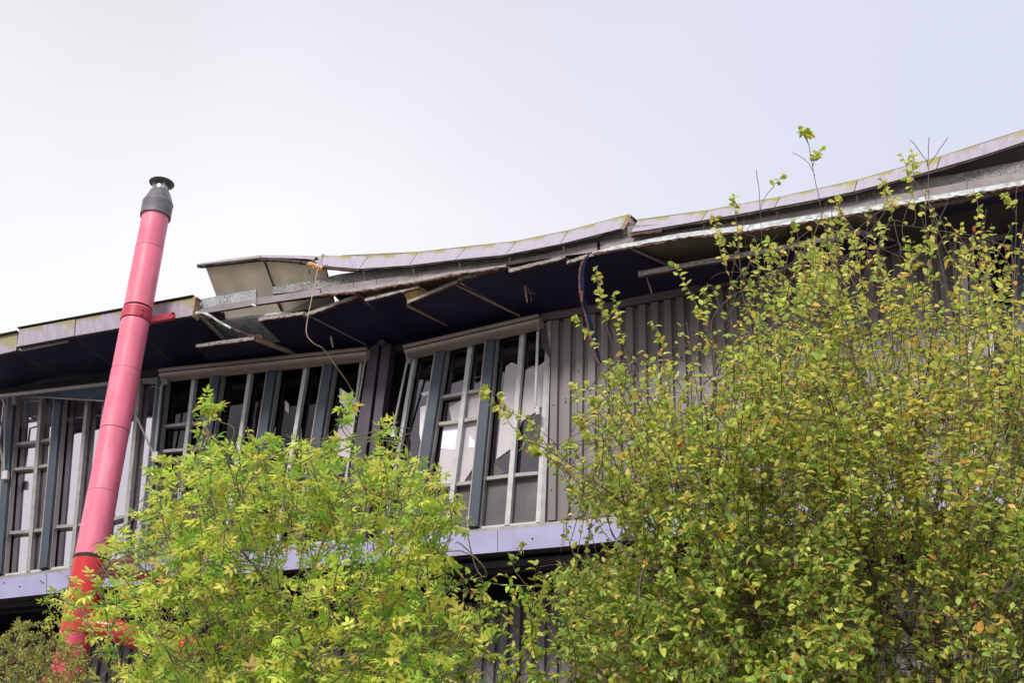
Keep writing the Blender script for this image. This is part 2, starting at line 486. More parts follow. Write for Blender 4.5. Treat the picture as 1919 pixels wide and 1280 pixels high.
# -- cladding sheets (trapezoid profile)
PITCHR, DEP = .2, .072
def clad_sheets(name, s0, s1, zt, zbm, d, m, per=5, tilt=None):
    n = int(math.ceil((s1 - s0) / (PITCHR * per)))
    for i in range(n):
        a = s0 + i * PITCHR * per
        prof = []
        for k in range(per):
            x = a + k * PITCHR
            for q, dd in ((0, 0), (.066, 0), (.078, DEP), (.188, DEP), (.2, 0)):
                if q == .2 and k < per - 1:
                    continue
                prof.append((x + q, dd))
        lim = s1
        prof = [(min(x, lim), dd) for x, dd in prof if x <= lim + .2]
        V = []; P = len(prof)
        for j, (x, dd) in enumerate(prof):
            jj = .003 * (i % 2)
            V.append(W(x, d + dd + jj, zbm(x))); 
        for j, (x, dd) in enumerate(prof):
            V.append(W(x, d + dd + .003 * (i % 2), zt(x)))
        for j, (x, dd) in enumerate(prof):
            V.append(W(x, d - .02, zbm(x)))
        for j, (x, dd) in enumerate(prof):
            V.append(W(x, d - .02, zt(x)))
        F = []
        for j in range(P - 1):
            F.append([j, j + 1, P + j + 1, P + j])
            F.append([2 * P + j + 1, 2 * P + j, 3 * P + j, 3 * P + j + 1])
            F.append([j + 1, j, 2 * P + j, 2 * P + j + 1])
            F.append([P + j, P + j + 1, 3 * P + j + 1, 3 * P + j])
        F.append([0, P, 3 * P, 2 * P]); F.append([P - 1, 3 * P - 1, 4 * P - 1, 2 * P - 1])
        obj(name, V, F, m, B)
ITOP = [(-90, 745), (0, 728), (300, 690), (480, 674), (688, 650), (757, 640), (1010, 592), (1138, 570), (1300, 538), (1500, 495), (1700, 452), (1919, 400), (2080, 360)]
ISZ = np.array([[*sdz(X(u, v, 0))] for u, v in ITOP])
def zhead(s): return float(np.interp(s, ISZ[:, 0], ISZ[:, 2]))
s_clad0, s_clad1 = sdz(X(1024, 800))[0], sdz(X(1812, 700))[0]
clad_sheets('cladding_sheet', s_clad0, s_clad1 + .35, lambda s: zhead(s) - .02, lambda s: 7.93, 0.0, MT['clad'])
# fixing screws on the cladding
mb = MB()
for k in range(60):
    s = s_clad0 + .127 + .2 * rng.integers(0, 18)
    z = rng.choice([8.4, 9.1, 9.8, 10.3]) + rng.normal(0, .02)
    c = W(s, DEP + .002, z)
    V, F = tube([c, c + N_OUT * .008], .009, 6); mb.add(V, F)
mb.build('screw_heads', MT['black'], B, kind='stuff')
# head flashing above the cladding
f0 = [X(1014, 588, .12), X(1138, 567, .12), X(1300, 535, .12), X(1500, 492, .12), X(1700, 449, .12), X(1797, 427, .12)]
f1 = [p - Z_AX * .13 for p in f0]
ribbon('head_flashing', f0, f1, -N_OUT * .1, [MT['clad_low'], MT['brown']], B)
# edge flashing between window and cladding
bar('corner_flashing', X(1032, 600, .02), X(1019, 985, .02), .07, 0.0, .06, MT['alu'], B)

# -- lower wall, recessed below the band
clad_sheets('lower_cladding_sheet', SW, SE, lambda s: 7.18, lambda s: 0.0, -1.25, MT['clad_low'], 8)
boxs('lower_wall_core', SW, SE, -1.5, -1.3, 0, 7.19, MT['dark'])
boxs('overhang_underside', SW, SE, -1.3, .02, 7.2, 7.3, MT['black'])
boxs('overhang_lining', SW, SE, -1.1, .0, 6.62, 7.19, MT['black']) if False else None
# louvre grille on the lower wall beside the flue (seen through the shrub)
gl = X(268, 1165, -1.08); gs, _, gz = sdz(gl)
mb = MB()
for k in range(9):
    z = gz + .38 - k * .085
    mb.add([W(gs - .2, -1.0, z), W(gs + .2, -1.0, z), W(gs + .2, -1.08, z + .05), W(gs - .2, -1.08, z + .05),
            W(gs - .2, -1.0, z + .012), W(gs + .2, -1.0, z + .012), W(gs + .2, -1.08, z + .062), W(gs - .2, -1.08, z + .062)], CUBEF)
mb.build('louvre_grille', MT['clad'], B)

# -- lilac band at first-floor level, panel by panel
BT = [(-90, 1097), (0, 1087), (118, 1071), (400, 1045), (700, 1015), (925, 995), (1053, 983), (1200, 972), (1400, 958), (1600, 942), (1800, 920), (1919, 908), (2080, 890)]
BB = [(-90, 1133), (0, 1122), (115, 1111), (400, 1080), (700, 1055), (925, 1036), (1053, 1025), (1200, 1010), (1400, 992), (1600, 972), (1800, 953), (1919, 942), (2080, 926)]
js = [-90, 87, 205, 325, 445, 567, 688, 810, 932, 1056, 1180, 1305, 1430, 1560, 1690, 1825, 1960, 2080]
for a, b_ in zip(js[:-1], js[1:]):
    a += 1.0
    P = [X(a, lerp(BT, a)[0], .22), X(b_, lerp(BT, b_)[0], .22), X(b_, lerp(BB, b_)[0], .22), X(a, lerp(BB, a)[0], .22)]
    slab('band_panel', P, -N_OUT * .2, [MT['band'], MT['brown']], B)
# sill line standing on the band
p0 = [X(u, lerp(BT, u)[0] + 1, .12) for u in (-90, 118, 400, 700, 925, 1053, 1400, 1800, 2080)]
ribbon('sill_flashing', [p + Z_AX * .06 for p in p0], p0, -N_OUT * .12, MT['alu'], B)
mb = MB()
for (u, v) in ((8, 1093), (77, 1090), (37, 1100), (81, 1093), (640, 1040), (998, 1010)):
    c = X(u, v, .222); V, F = tube([c, c + N_OUT * .008], .012, 6); mb.add(V, F)
mb.build('bolt_heads', MT['black'], B, kind='stuff')

# ------------------------------------------------------------------ window groups
def seg_at(v_, y):
    (xt, yt, xb, yb) = v_
    return xt + (xb - xt) * (y - yt) / (yb - yt)
def extend(v_, top, bot):
    """stretch a measured upright to the head line and the sill line (pixel functions)"""
    xt, yt, xb, yb = v_
    k = (xb - xt) / (yb - yt)
    y0 = yt
    for _ in range(4): y0 = top(xt + k * (y0 - yt))
    y1 = yb
    for _ in range(4): y1 = bot(xt + k * (y1 - yt))
    return (xt + k * (y0 - yt), y0, xt + k * (y1 - yt), y1)
def window_group(top, bot, ups, bays, gl, label, back=-.05, headw=.09):
    """ups: (kind, xt, yt, xb, yb, width); bays: list of (i, j, [transom (y at left, y at right)], solid_below)"""
    E_ = [extend(u[1:5], top, bot) for u in ups]
    xl = E_[0]; xr = E_[-1]
    # outer frame = the window part
    mb = MB()
    n = 8
    def line(yf, k0, k1, off=0):
        return [(k0 + (k1 - k0) * t / n) for t in range(n + 1)]
    tops = [X(x, top(x), 0) for x in np.linspace(xl[0], xr[0], n)]
    bots = [X(x, bot(x), 0) for x in np.linspace(xl[2], xr[2], n)]
    # one closed strip for the head; the sill is a sub-part
    tp = [p + Z_AX * headw / 2 + N_OUT * .05 for p in tops]; bt = [p - Z_AX * headw / 2 + N_OUT * .05 for p in tops]
    win = ribbon('window', tp, bt, -N_OUT * .07, MT['alu'], B, label=label)
    ribbon('sill', [p + Z_AX * .025 + N_OUT * .07 for p in bots], [p - Z_AX * .025 + N_OUT * .07 for p in bots], -N_OUT * .09, MT['alu_white'], win)
    for u, e in zip(ups, E_):
        A = X(e[0], e[1], 0); C = X(e[2], e[3], 0)
        kind, wd = u[0], u[5] * (1 if u[0] == 'fin' else .84)
        if kind == 'fin':
            obj('fin', barV(A, C, wd, -.015, .17), BARF, MT['fin'], win, bevel=.006)
            t = (C - A) / np.linalg.norm(C - A); s = np.cross(t, N_OUT); s /= np.linalg.norm(s)
            s = s if s @ H_AX > 0 else -s
            obj('edge_trim', barV(A + s * (wd / 2 + .008), C + s * (wd / 2 + .008), .014, -.015, .09), BARF, MT['alu'], win)
            obj('edge_trim', barV(A - s * (wd / 2 + .010), C - s * (wd / 2 + .010), .018, -.015, .172), BARF, MT['alu'], win)
        elif kind == 'frame':
            obj('jamb', barV(A, C, wd, -.015, .08), BARF, MT['alu_white'], win, bevel=.004)
        else:
            obj('mullion', barV(A, C, wd, -.015, .085), BARF, MT['alu'] if kind == 'mull' else MT['alu_white'], win, bevel=.005)
    for (i, j, trs, solid) in bays:
        a, b_ = E_[i], E_[j]
        rows = [(top(a[0]), top(b_[0]))] + list(trs) + [(bot(a[2]), bot(b_[2]))]
        for r in range(len(rows) - 1):
            (ya, yb_), (yc, yd) = rows[r], rows[r + 1]
            P = [X(seg_at(a, ya), ya, back), X(seg_at(b_, yb_), yb_, back), X(seg_at(b_, yd), yd, back), X(seg_at(a, yc), yc, back)]
            if solid and r == len(rows) - 2 and len(trs):
                slab('infill_panel', P, -N_OUT * .02, MT['spandrel'], win)
            else:
                slab('pane', P, -N_OUT * .008, gl, win)
        for (ya, yb_) in trs:
            obj('transom', barV(X(seg_at(a, ya), ya, 0), X(seg_at(b_, yb_), yb_, 0), .055, -.045, .045), BARF, MT['alu'], win)
            # small hinge blocks
    return win, E_
def board(win, pts, m, d=-.13, name='sky_reflection'):  # panels ahead of the glass, sky reflections put into their pale colour
    d = {-.13: -.034, -.10: -.034, -.11: -.028, -.12: -.034}.get(d, d)
    slab(name, [X(u, v, d) for u, v in pts], -N_OUT * .012, MT[m], win)

bot = lambda x: lerp(BT, x)[0] - 4
# group 1: far left, behind the flue
top1 = lambda x: float(np.interp(x, [-90, 0, 100, 210, 310], [760, 745, 741, 722, 712]))
U1 = [('fin', -58, 750, -95, 1088, .12), ('mull', 2, 760, -31, 1085, .07), ('fin', 33, 745, 7, 1086, .13), ('mull', 82, 746, 58, 1076, .085), ('fin', 120, 750, 92, 1075, .14),
      ('mull', 168, 751, 138, 1072, .085), ('fin', 213, 735, 183, 1050, .13), ('mull', 266, 717, 240, 990, .09), ('fin', 313, 709, 283, 990, .14)]
w1, E1 = window_group(top1, bot, U1, [(0, 1, [], 0), (1, 2, [], 0), (2, 3, [(835, 829), (882, 877), (1001, 997)], 0), (3, 4, [(829, 823), (877, 871), (997, 992)], 0),
    (4, 5, [(990, 986)], 0), (5, 6, [(986, 981)], 0), (6, 7, [(981, 968)], 0), (7, 8, [(968, 958)], 0)], GL_A, 'bank of tall windows behind the pink flue')
# group 2: middle, under the long awning case
top2 = lambda x: float(np.interp(x, [300, 690], [711, 670]))
U2 = [('fin', 318, 707, 288, 990, .02), ('mullw', 368, 707, 330, 1032, .085), ('fin', 416, 697, 385, 920, .15), ('mullw', 473, 699, 430, 987, .085), ('fin', 520, 691, 489, 900, .16),
      ('mullw', 577, 690, 540, 920, .085), ('fin', 625, 684, 600, 840, .16), ('frame', 682, 670, 655, 880, .05)]
w2, E2 = window_group(top2, bot, U2, [(0, 1, [(801, 796), (848, 844), (970, 966)], 1), (1, 2, [(796, 792), (844, 840), (966, 962)], 1), (2, 3, [], 1), (3, 4, [], 1), (4, 5, [], 1),
    (5, 6, [], 1), (6, 7, [], 1)], GL_B, 'dark bank of windows under the long awning case')
board(w2, [(637, 727), (673, 751), (662, 800), (652, 795), (660, 781), (636, 752)], 'white_reflection_mastic', -.1)
board(w2, [(534, 750), (541, 757), (541, 775), (534, 768)], 'sky_reflection', -.1)
board(w2, [(637, 790), (664, 800), (655, 860), (625, 850)], 'sky_reflection', -.12)
# group 3: right of the plum columns, its sky reflections set in as pale panels
top3 = lambda x: float(np.interp(x, [757, 1035], [672, 607]))
U3 = [('frame', 780, 670, 758, 800, .07), ('fin', 834, 657, 808, 831, .16), ('mullw', 885, 648, 842, 997, .09), ('fin', 927, 634, 894, 993, .15), ('mullw', 982, 623, 954, 985, .095),
      ('frame', 1029, 650, 1011, 986, .085)]
w3, E3 = window_group(top3, bot, U3, [(0, 1, [(925, 921)], 1), (1, 2, [(748, 738), (798, 791), (917, 910)], 1), (2, 3, [(738, 730), (791, 782), (910, 904)], 1), (3, 4, [(900, 893)], 1),
    (4, 5, [(893, 888)], 1)], GL_C, 'bank of windows with sky reflections set in as pale panels beside the ribbed cladding')
board(w3, [(788, 737), (805, 733), (808, 738), (794, 743)], 'white_reflection_mastic')
board(w3, [(788, 763), (810, 755), (798, 832), (792, 850), (786, 812)], 'white_reflection_mastic')
board(w3, [(842, 764), (869, 747), (864, 786), (846, 790)], 'sky_reflection')
board(w3, [(832, 793), (862, 790), (857, 843), (826, 841)], 'white_reflection_mastic')
board(w3, [(826, 842), (856, 843), (848, 905), (818, 910)], 'sky_reflection')
board(w3, [(878, 740), (912, 732), (908, 781), (874, 788)], 'sky_reflection')
board(w3, [(872, 790), (903, 785), (897, 862), (868, 905), (858, 905)], 'sky_reflection')
board(w3, [(880, 815), (896, 837), (878, 840)], 'white_reflection_mastic', -.11)
board(w3, [(948, 687), (958, 679), (976, 686), (962, 838), (930, 861), (945, 710)], 'sky_reflection')
board(w3, [(985, 693), (1008, 688), (1026, 672), (1024, 755), (1004, 772), (978, 790), (974, 800)], 'sky_reflection')
board(w3, [(925, 868), (945, 885), (930, 893), (922, 888)], 'foam', -.14, 'inner_lining')
# group 4: far right behind the cherry trees
top4 = lambda x: float(np.interp(x, [1790, 2080], [462, 405]))
U4 = [('frame', 1804, 460, 1828, 880, .10), ('mull', 1850, 455, 1868, 880, .08), ('fin', 1912, 445, 1922, 880, .2), ('mull', 1970, 430, 1985, 880, .08), ('frame', 2060, 410, 2075, 870, .1)]
w4, E4 = window_group(top4, bot, U4, [(0, 1, [(640, 632)], 0), (1, 2, [], 0), (2, 3, [], 0), (3, 4, [], 0)], GL_B, 'window at the far right behind the tall bare shoots')

# end fin of group 2 visible edge
# -- plum columns between groups 2 and 3
def column(name, pts_t, pts_b, d0, d1, m):
    (a, b_), (c, d_) = pts_t, pts_b
    P = [X(a[0], a[1], d1), X(b_[0], b_[1], d1), X(d_[0], d_[1], d1), X(c[0], c[1], d1)]
    slab(name, P, -N_OUT * (d1 - d0), m, B)
column('column', ((693, 652), (711, 640)), ((634, 1020), (664, 1018)), .02, .22, MT['column'])
column('column_seam', ((711, 640), (717, 640)), ((664, 1018), (671, 1018)), .0, .05, MT['black'])
column('column', ((717, 640), (733, 645)), ((671, 1018), (684, 1016)), .0, .2, MT['column'])
column('column_recess', ((733, 645), (778, 655)), ((684, 1016), (735, 1010)), -.1, -.02, MT['black'])
slab('bracket_plate', [X(709, 638, .3), X(721, 637, .3), X(720, 645, .3), X(708, 645, .3)], -N_OUT * .1, MT['fin'], B)
# wall strip above window heads
hs = [X(u, v, .03) for u, v in ITOP[:7]]
ribbon('head_beam', hs, [p - Z_AX * .16 for p in hs], -N_OUT * .14, MT['dark'], B)

# ------------------------------------------------------------------ awnings
def awning_case(A, C, hgt, parent=B, label=None):
    """folding-awning cassette: stepped profile swept along A-C (A, C = top front corners)"""
    t = C - A; t /= np.linalg.norm(t)
    dn = -np.cross(t, N_OUT); dn = dn if dn[2] < 0 else -dn
    prof = [(0, -.24), (0, .03), (.03, .045), (.36, .045), (.39, .04), (.40, -.03), (.52, -.03), (.54, .005), (.62, .015), (.90, .0), (1.0, -.04), (1.0, -.24)]
    V = []
    for P in (A, C):
        for (h, o) in prof:
            V.append(P + dn * h * hgt + N_OUT * o)
    n = len(prof); F = []
    for i in range(n):
        j = (i + 1) % n
        F.append([i, j, n + j, n + i])
    F.append(list(range(n - 1, -1, -1))); F.append([n + i for i in range(n)])
    o = obj('awning_case', V, F, MT['awning'], parent, label=label)
    for hh, oo, tk in ((.455, .006, .020), (.17, .048, .005)):
        a_, c_ = A + dn * hh * hgt, C + dn * hh * hgt
        obj('seam', barV(a_, c_, tk, oo - .03, oo, dn), BARF, MT['brown'], o)
    return o
aw2 = awning_case(X(300, 693, .36), X(688, 652, .36), .125)
aw3 = awning_case(X(757, 649, .36), X(1010, 590, .36), .125)
def rod(parent, pts, r=.014, m='alu', name='arm'):
    V, F = tube(pts, r, 8); return obj(name, V, F, MT[m], parent, smooth=False)
rod(aw2, [X(302, 706, .33), X(305, 722, .33), X(299, 728, .3)])
rod(aw2, [X(303, 722, .3), X(290, 852, .22)], .020)
rod(aw2, [X(250, 768, .3), X(286, 848, .22)], .018)
slab('bracket', [X(285, 847, .24), X(295, 846, .24), X(294, 864, .24), X(284, 865, .24)], -N_OUT * .06, MT['alu_white'], aw2)
slab('bracket', [X(305, 711, .24), X(313, 710, .24), X(313, 719, .24), X(305, 720, .24)], -N_OUT * .06, MT['alu'], aw2)
rod(aw2, [X(683, 664, .33), X(685, 680, .32), X(681, 686, .3)], .012)
rod(aw2, [X(683, 682, .3), X(668, 775, .22)], .014)
rod(aw3, [X(761, 660, .33), X(764, 678, .32), X(760, 686, .3)], .013)
rod(aw3, [X(763, 678, .3), X(738, 800, .22)], .019)
slab('bracket', [X(763, 672, .24), X(770, 671, .24), X(769, 679, .24), X(762, 680, .24)], -N_OUT * .06, MT['alu'], aw3)
slab('bracket', [X(734, 800, .24), X(742, 799, .24), X(740, 818, .24), X(732, 819, .24)], -N_OUT * .06, MT['alu_white'], aw3)
rod(aw3, [X(1004, 600, .33), X(1010, 618, .32), X(1007, 626, .3)], .013)
rod(aw3, [X(1008, 622, .3), X(1003, 765, .24)], .022, 'alu_white')
slab('bracket', [X(1002, 762, .25), X(1010, 761, .25), X(1011, 776, .25), X(1004, 777, .25)], -N_OUT * .06, MT['alu_white'], aw3)
slab('mounting_plate', [X(1011, 598, .14), X(1022, 612, .14), X(1026, 640, .14), X(1029, 668, .14), X(1015, 650, .14)], -N_OUT * .12, MT['column'], aw3)
# extended awning on the left: round front rail, slack blue cloth, lower rail
aw1 = None
V, F = tube([X(-90, 752, .5), X(206, 719, .5)], .038, 12)
aw1 = obj('awning_rail', V, F, MT['alu'], B, smooth=True)
cl = [[], []]
n = 14
top_l = [X(20 + 190 * k / n, 739 - 190 * k / n * .111 + 2, .47) for k in range(n + 1)]
bot_l = [X(20 + 190 * k / n, 741 + 9.5 * k / n + 1.2 * math.sin(k * 1.3), .30 + .03 * math.sin(k * .9)) for k in range(n + 1)]
ribbon('awning_cloth', top_l, bot_l, N_OUT * .004, MT['fabric'], aw1)
V, F = tube([X(60, 743, .29), X(202, 752, .29)], .018, 8)
obj('lower_rail', V, F, MT['alu'], aw1)
rod(aw1, [X(3, 745, .45), X(10, 762, .4), X(9, 775, .3), X(8, 885, .2)], .018)
rod(aw1, [X(-18, 745, .4), X(9, 885, .2)], .018)
slab('bracket', [X(21, 744, .26), X(30, 743, .26), X(29, 756, .26), X(22, 757, .26)], -N_OUT * .08, MT['alu'], aw1)
slab('bracket', [X(4, 883, .24), X(14, 882, .24), X(13, 897, .24), X(3, 898, .24)], -N_OUT * .06, MT['alu_white'], aw1)

# ------------------------------------------------------------------ eave: soffit panels
UPT = Z_AX * .055 + N_OUT * -.0
def soffit(px, dpts, T=None, edge='soffit_edge', face='soffit', name='soffit_panel', **kw):
    P = [X(u, v, d) for (u, v), d in zip(px, dpts)]
    return slab(name, P, UPT if T is None else T, [MT[face], MT[edge]], B, **kw)
OD = DF - .06
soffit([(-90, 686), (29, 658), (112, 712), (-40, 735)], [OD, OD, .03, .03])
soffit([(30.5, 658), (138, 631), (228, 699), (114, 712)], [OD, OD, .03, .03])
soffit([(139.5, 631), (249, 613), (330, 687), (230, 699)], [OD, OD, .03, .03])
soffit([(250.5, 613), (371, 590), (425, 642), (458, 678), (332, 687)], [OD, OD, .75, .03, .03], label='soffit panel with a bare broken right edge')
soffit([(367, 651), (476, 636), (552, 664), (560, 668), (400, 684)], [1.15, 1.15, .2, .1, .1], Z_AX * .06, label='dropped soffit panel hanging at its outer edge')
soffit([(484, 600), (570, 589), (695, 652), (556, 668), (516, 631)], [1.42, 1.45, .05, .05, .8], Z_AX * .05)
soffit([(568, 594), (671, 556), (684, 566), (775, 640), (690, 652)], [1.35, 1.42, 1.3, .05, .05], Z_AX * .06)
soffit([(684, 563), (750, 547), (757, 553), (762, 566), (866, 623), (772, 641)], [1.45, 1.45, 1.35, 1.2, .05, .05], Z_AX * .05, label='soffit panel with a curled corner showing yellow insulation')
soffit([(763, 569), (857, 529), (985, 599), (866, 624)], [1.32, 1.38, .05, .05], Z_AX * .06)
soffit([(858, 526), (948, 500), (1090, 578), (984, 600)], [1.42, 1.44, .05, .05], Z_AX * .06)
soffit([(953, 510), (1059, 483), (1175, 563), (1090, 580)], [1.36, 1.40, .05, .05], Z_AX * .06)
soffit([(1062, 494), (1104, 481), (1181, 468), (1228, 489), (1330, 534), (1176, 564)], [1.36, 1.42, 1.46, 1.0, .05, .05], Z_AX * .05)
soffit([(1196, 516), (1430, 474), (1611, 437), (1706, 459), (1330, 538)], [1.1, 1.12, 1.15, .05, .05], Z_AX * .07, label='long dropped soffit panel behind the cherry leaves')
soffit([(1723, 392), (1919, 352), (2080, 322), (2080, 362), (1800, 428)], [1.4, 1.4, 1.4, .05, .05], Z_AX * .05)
# speckled front edges are thin strips fixed to the panels' outer edges
def edge_strip(pts, d, th=.05, m='soffit_edge'):
    P = [X(u, v, d) for u, v in pts]
    n = max(2, len(P)); L = smoothline(P, 10) if len(P) > 2 else np.array([P[0] + (P[1] - P[0]) * k / 14 for k in range(15)])
    jt = rng.normal(0, .004, (len(L), 1)) * Z_AX
    jb = rng.normal(0, .006, (len(L), 1)) * Z_AX
    ribbon('panel_edge', L + Z_AX * th / 2 + jt, L - Z_AX * th / 2 + jb, -N_OUT * .05, [MT[m], MT['rust']], B)
edge_strip([(367, 648.5), (476, 634)], 1.2, .05)
edge_strip([(484, 598.5), (569, 586.5)], 1.47, .05)
edge_strip([(568, 592), (671, 554)], 1.42, .055)
edge_strip([(684, 562), (785, 537)], 1.5, .045)
edge_strip([(763, 566), (857, 527)], 1.40, .055)
edge_strip([(858, 523), (948, 498)], 1.47, .055)
edge_strip([(953, 507), (1059, 481)], 1.43, .055)
edge_strip([(1062, 491), (1102, 479)], 1.43, .055)
edge_strip([(1196, 514), (1430, 471), (1611, 435)], 1.17, .065, 'specky')
edge_strip([(1540, 452), (1607, 435)], 1.17, .05, 'specky')
edge_strip([(1723, 390), (1919, 350), (2080, 320)], 1.44, .06, 'specky')
def batten(a, b_, da, db, wd=.04, m='wood', th=.04):
    A, C = X(*a, da), X(*b_, db)
    obj('batten', barV(A, C, wd, -th / 2, th / 2, Z_AX), BARF, MT[m], B)
batten((371, 591), (423, 641), 1.46, .76, .035, 'wood')
batten((476, 636), (553, 664), 1.16, .2, .045, 'wood')
batten((763, 572), (838, 608), 1.30, .35, .05, 'wood')
batten((852, 531), (975, 592), 1.36, .2, .05, 'wood')
batten((671, 556), (684, 567), 1.42, 1.3, .05, 'rust')
batten((785, 537), (800, 551), 1.45, 1.28, .05, 'wood')
batten((948, 497), (962, 505), 1.42, 1.3, .05, 'brown')
# yellow foam corner
slab('insulation_block', [X(751, 547, 1.35), X(785, 539, 1.38), X(799, 551, 1.3), X(772, 563, 1.3), X(763, 566, 1.3), X(761, 556, 1.32)], Z_AX * .05 - N_OUT * .05, MT['foam'], B, label='yellow insulation showing at the curled corner')
slab('insulation_block', [X(762, 556, 1.34), X(773, 561, 1.34), X(764, 567, 1.34)], Z_AX * .02 - N_OUT * .03, MT['foam_orange'], B)

# ------------------------------------------------------------------ eave: felt boards, lip boards, white trim
def strip(name, T_, B_, d, th, mats, x0=None, x1=None, step=24, jag=0.0, dt=None, **kw):
    x0 = T_[0][0] if x0 is None else x0; x1 = T_[-1][0] if x1 is None else x1
    n = max(2, int((x1 - x0) / step) + 1)
    xs = np.linspace(x0, x1, n)
    dt = d if dt is None else dt
    tp = [X(x, lerp(T_, x)[0], dt) for x in xs]
    bt = [X(x, lerp(B_, x)[0], d) + Z_AX * rng.normal(0, jag) for x in xs]
    return ribbon(name, tp, bt, -N_OUT * th, mats, B, **kw)
BEAM_T = [(511, 538), (560, 530), (640, 513), (700, 505), (807, 495), (900, 487), (1000, 468), (1060, 450), (1120, 436), (1180, 422), (1250, 420), (1400, 400), (1560, 370), (1700, 338), (1780, 328), (1919, 300), (2080, 262)]
BEAM_B = [(511, 551), (600, 541), (640, 533), (700, 524), (807, 508), (900, 497), (960, 488), (1060, 467), (1110, 455), (1180, 445), (1260, 432), (1400, 412), (1560, 385), (1691, 362), (1784, 345), (1919, 322), (2080, 285)]
TRIM_T = [(593, 553), (614, 544), (650, 541), (698, 534), (782, 521), (840, 510), (948, 496), (1000, 487), (1059, 478), (1110, 472), (1150, 460.5), (1272, 437), (1410, 420), (1560, 396), (1691, 375), (1784, 360), (1919, 337), (2080, 308)]
TRIM_B = [(593, 554), (614, 550), (650, 549), (698, 541), (782, 528), (840, 516), (948, 500), (1000, 490), (1059, 481), (1110, 475), (1150, 468), (1272, 446), (1410, 431), (1560, 407), (1691, 384), (1784, 369), (1919, 346), (2080, 318)]
strip('felt_beam', BEAM_T, BEAM_B, 1.36, .3, [MT['specky'], MT['specky']], 511, 640)
strip('felt_beam', BEAM_T, BEAM_B, 1.36, .3, [MT['specky'], MT['specky']], 641, 1120)
strip('felt_beam', BEAM_T, BEAM_B, 1.36, .3, [MT['specky'], MT['specky']], 1121, 1560)
strip('felt_beam', BEAM_T, BEAM_B, 1.36, .3, [MT['specky'], MT['specky']], 1561, 2080)
lipT = [(x, y) for x, y in BEAM_B if x > 520]
cuts = [600, 662, 705, 782, 868, 948, 1028, 1119]
for a, b_ in zip(cuts[:-1], cuts[1:]):
    strip('lip_board', BEAM_B, [(x, y + 1) for x, y in TRIM_T], 1.42, .05, [MT['board'], MT['brown']], a + .8, b_, 12)
for a, b_ in zip([1124, 1290, 1460, 1640, 1812], [1290, 1460, 1640, 1812, 2080]):
    strip('lip_board', BEAM_B, [(x, y + 1) for x, y in TRIM_T], 1.42, .05, [MT['board'], MT['brown']], a + .8, b_, 20)
LB_T = [(366, 580), (480, 559), (596, 541), (605, 543)]
LB_B = [(366, 590), (480, 571), (588, 555), (605, 551)]
strip('lip_board', LB_T, LB_B, 1.45, .05, [MT['board'], MT['brown']], 367, 481, 12)
strip('lip_board', LB_T, LB_B, 1.45, .05, [MT['board'], MT['brown']], 482.2, 600, 12)
strip('white_trim', TRIM_T, TRIM_B, 1.56, .05, [MT['trim_dull'], MT['rust']], 593, 948, 9, .006, 1.49)
strip('white_trim', TRIM_T, TRIM_B, 1.56, .05, [MT['white_trim'], MT['rust']], 1110, 2080, 12, .008, 1.49)
def rust_run(x0, x1):
    xs = np.arange(x0, x1, 5.0)
    tp = [X(x, lerp(TRIM_B, x)[0] - .5, 1.565) + Z_AX * rng.normal(0, .006) for x in xs]
    bt = [X(x, lerp(TRIM_B, x)[0] + 2.4, 1.565) + Z_AX * rng.normal(0, .012) for x in xs]
    ribbon('rusted_edge', tp, bt, -N_OUT * .03, MT['rust'], B)
rust_run(600, 940); rust_run(1112, 2080)
# felt-faced board and bare panel beside the intact left eave
slab('felt_board', [X(367, 562, 1.4), X(479.5, 542, 1.4), X(480, 559, 1.4), X(367, 579.5, 1.4)], -N_OUT * .05, MT['speck'], B, label='speckled grey board standing proud of the eave')
slab('felt_underside', [X(372, 590, 1.35), X(410, 602, 1.1), X(530, 588, 1.1), X(560, 592, 1.0), X(560, 640, .4), X(423, 645, .4)], Z_AX * .04, MT['speck_lit'], B, label='speckled grey underside bared by the lost soffit')
slab('void_board', [X(372, 588, 1.2), X(419, 585, 1.2), X(421, 597, 1.2), X(400, 602, 1.2)], -N_OUT * .03, MT['liner_dark'], B)
# curled white trim and torn red edge
L = smoothline([X(365, 586, 1.58), X(378, 585.5, 1.62), X(392, 590, 1.6), X(410, 602, 1.5), X(432, 614, 1.4)], 6)
ribbon('curled_trim', L + Z_AX * .02, L - Z_AX * .022, -N_OUT * .01, MT['white_trim'], B, label='curled white trim strip at the end of the intact eave')
L = smoothline([X(432, 614, 1.4), X(450, 621, 1.3), X(466, 628, 1.2), X(480, 629, 1.15), X(492, 631, 1.1)], 5)
ribbon('torn_edge', L + Z_AX * .02 + rng.normal(0, .010, (len(L), 1)) * Z_AX, L - Z_AX * .02 + rng.normal(0, .012, (len(L), 1)) * Z_AX, -N_OUT * .01, MT['rust'], B)

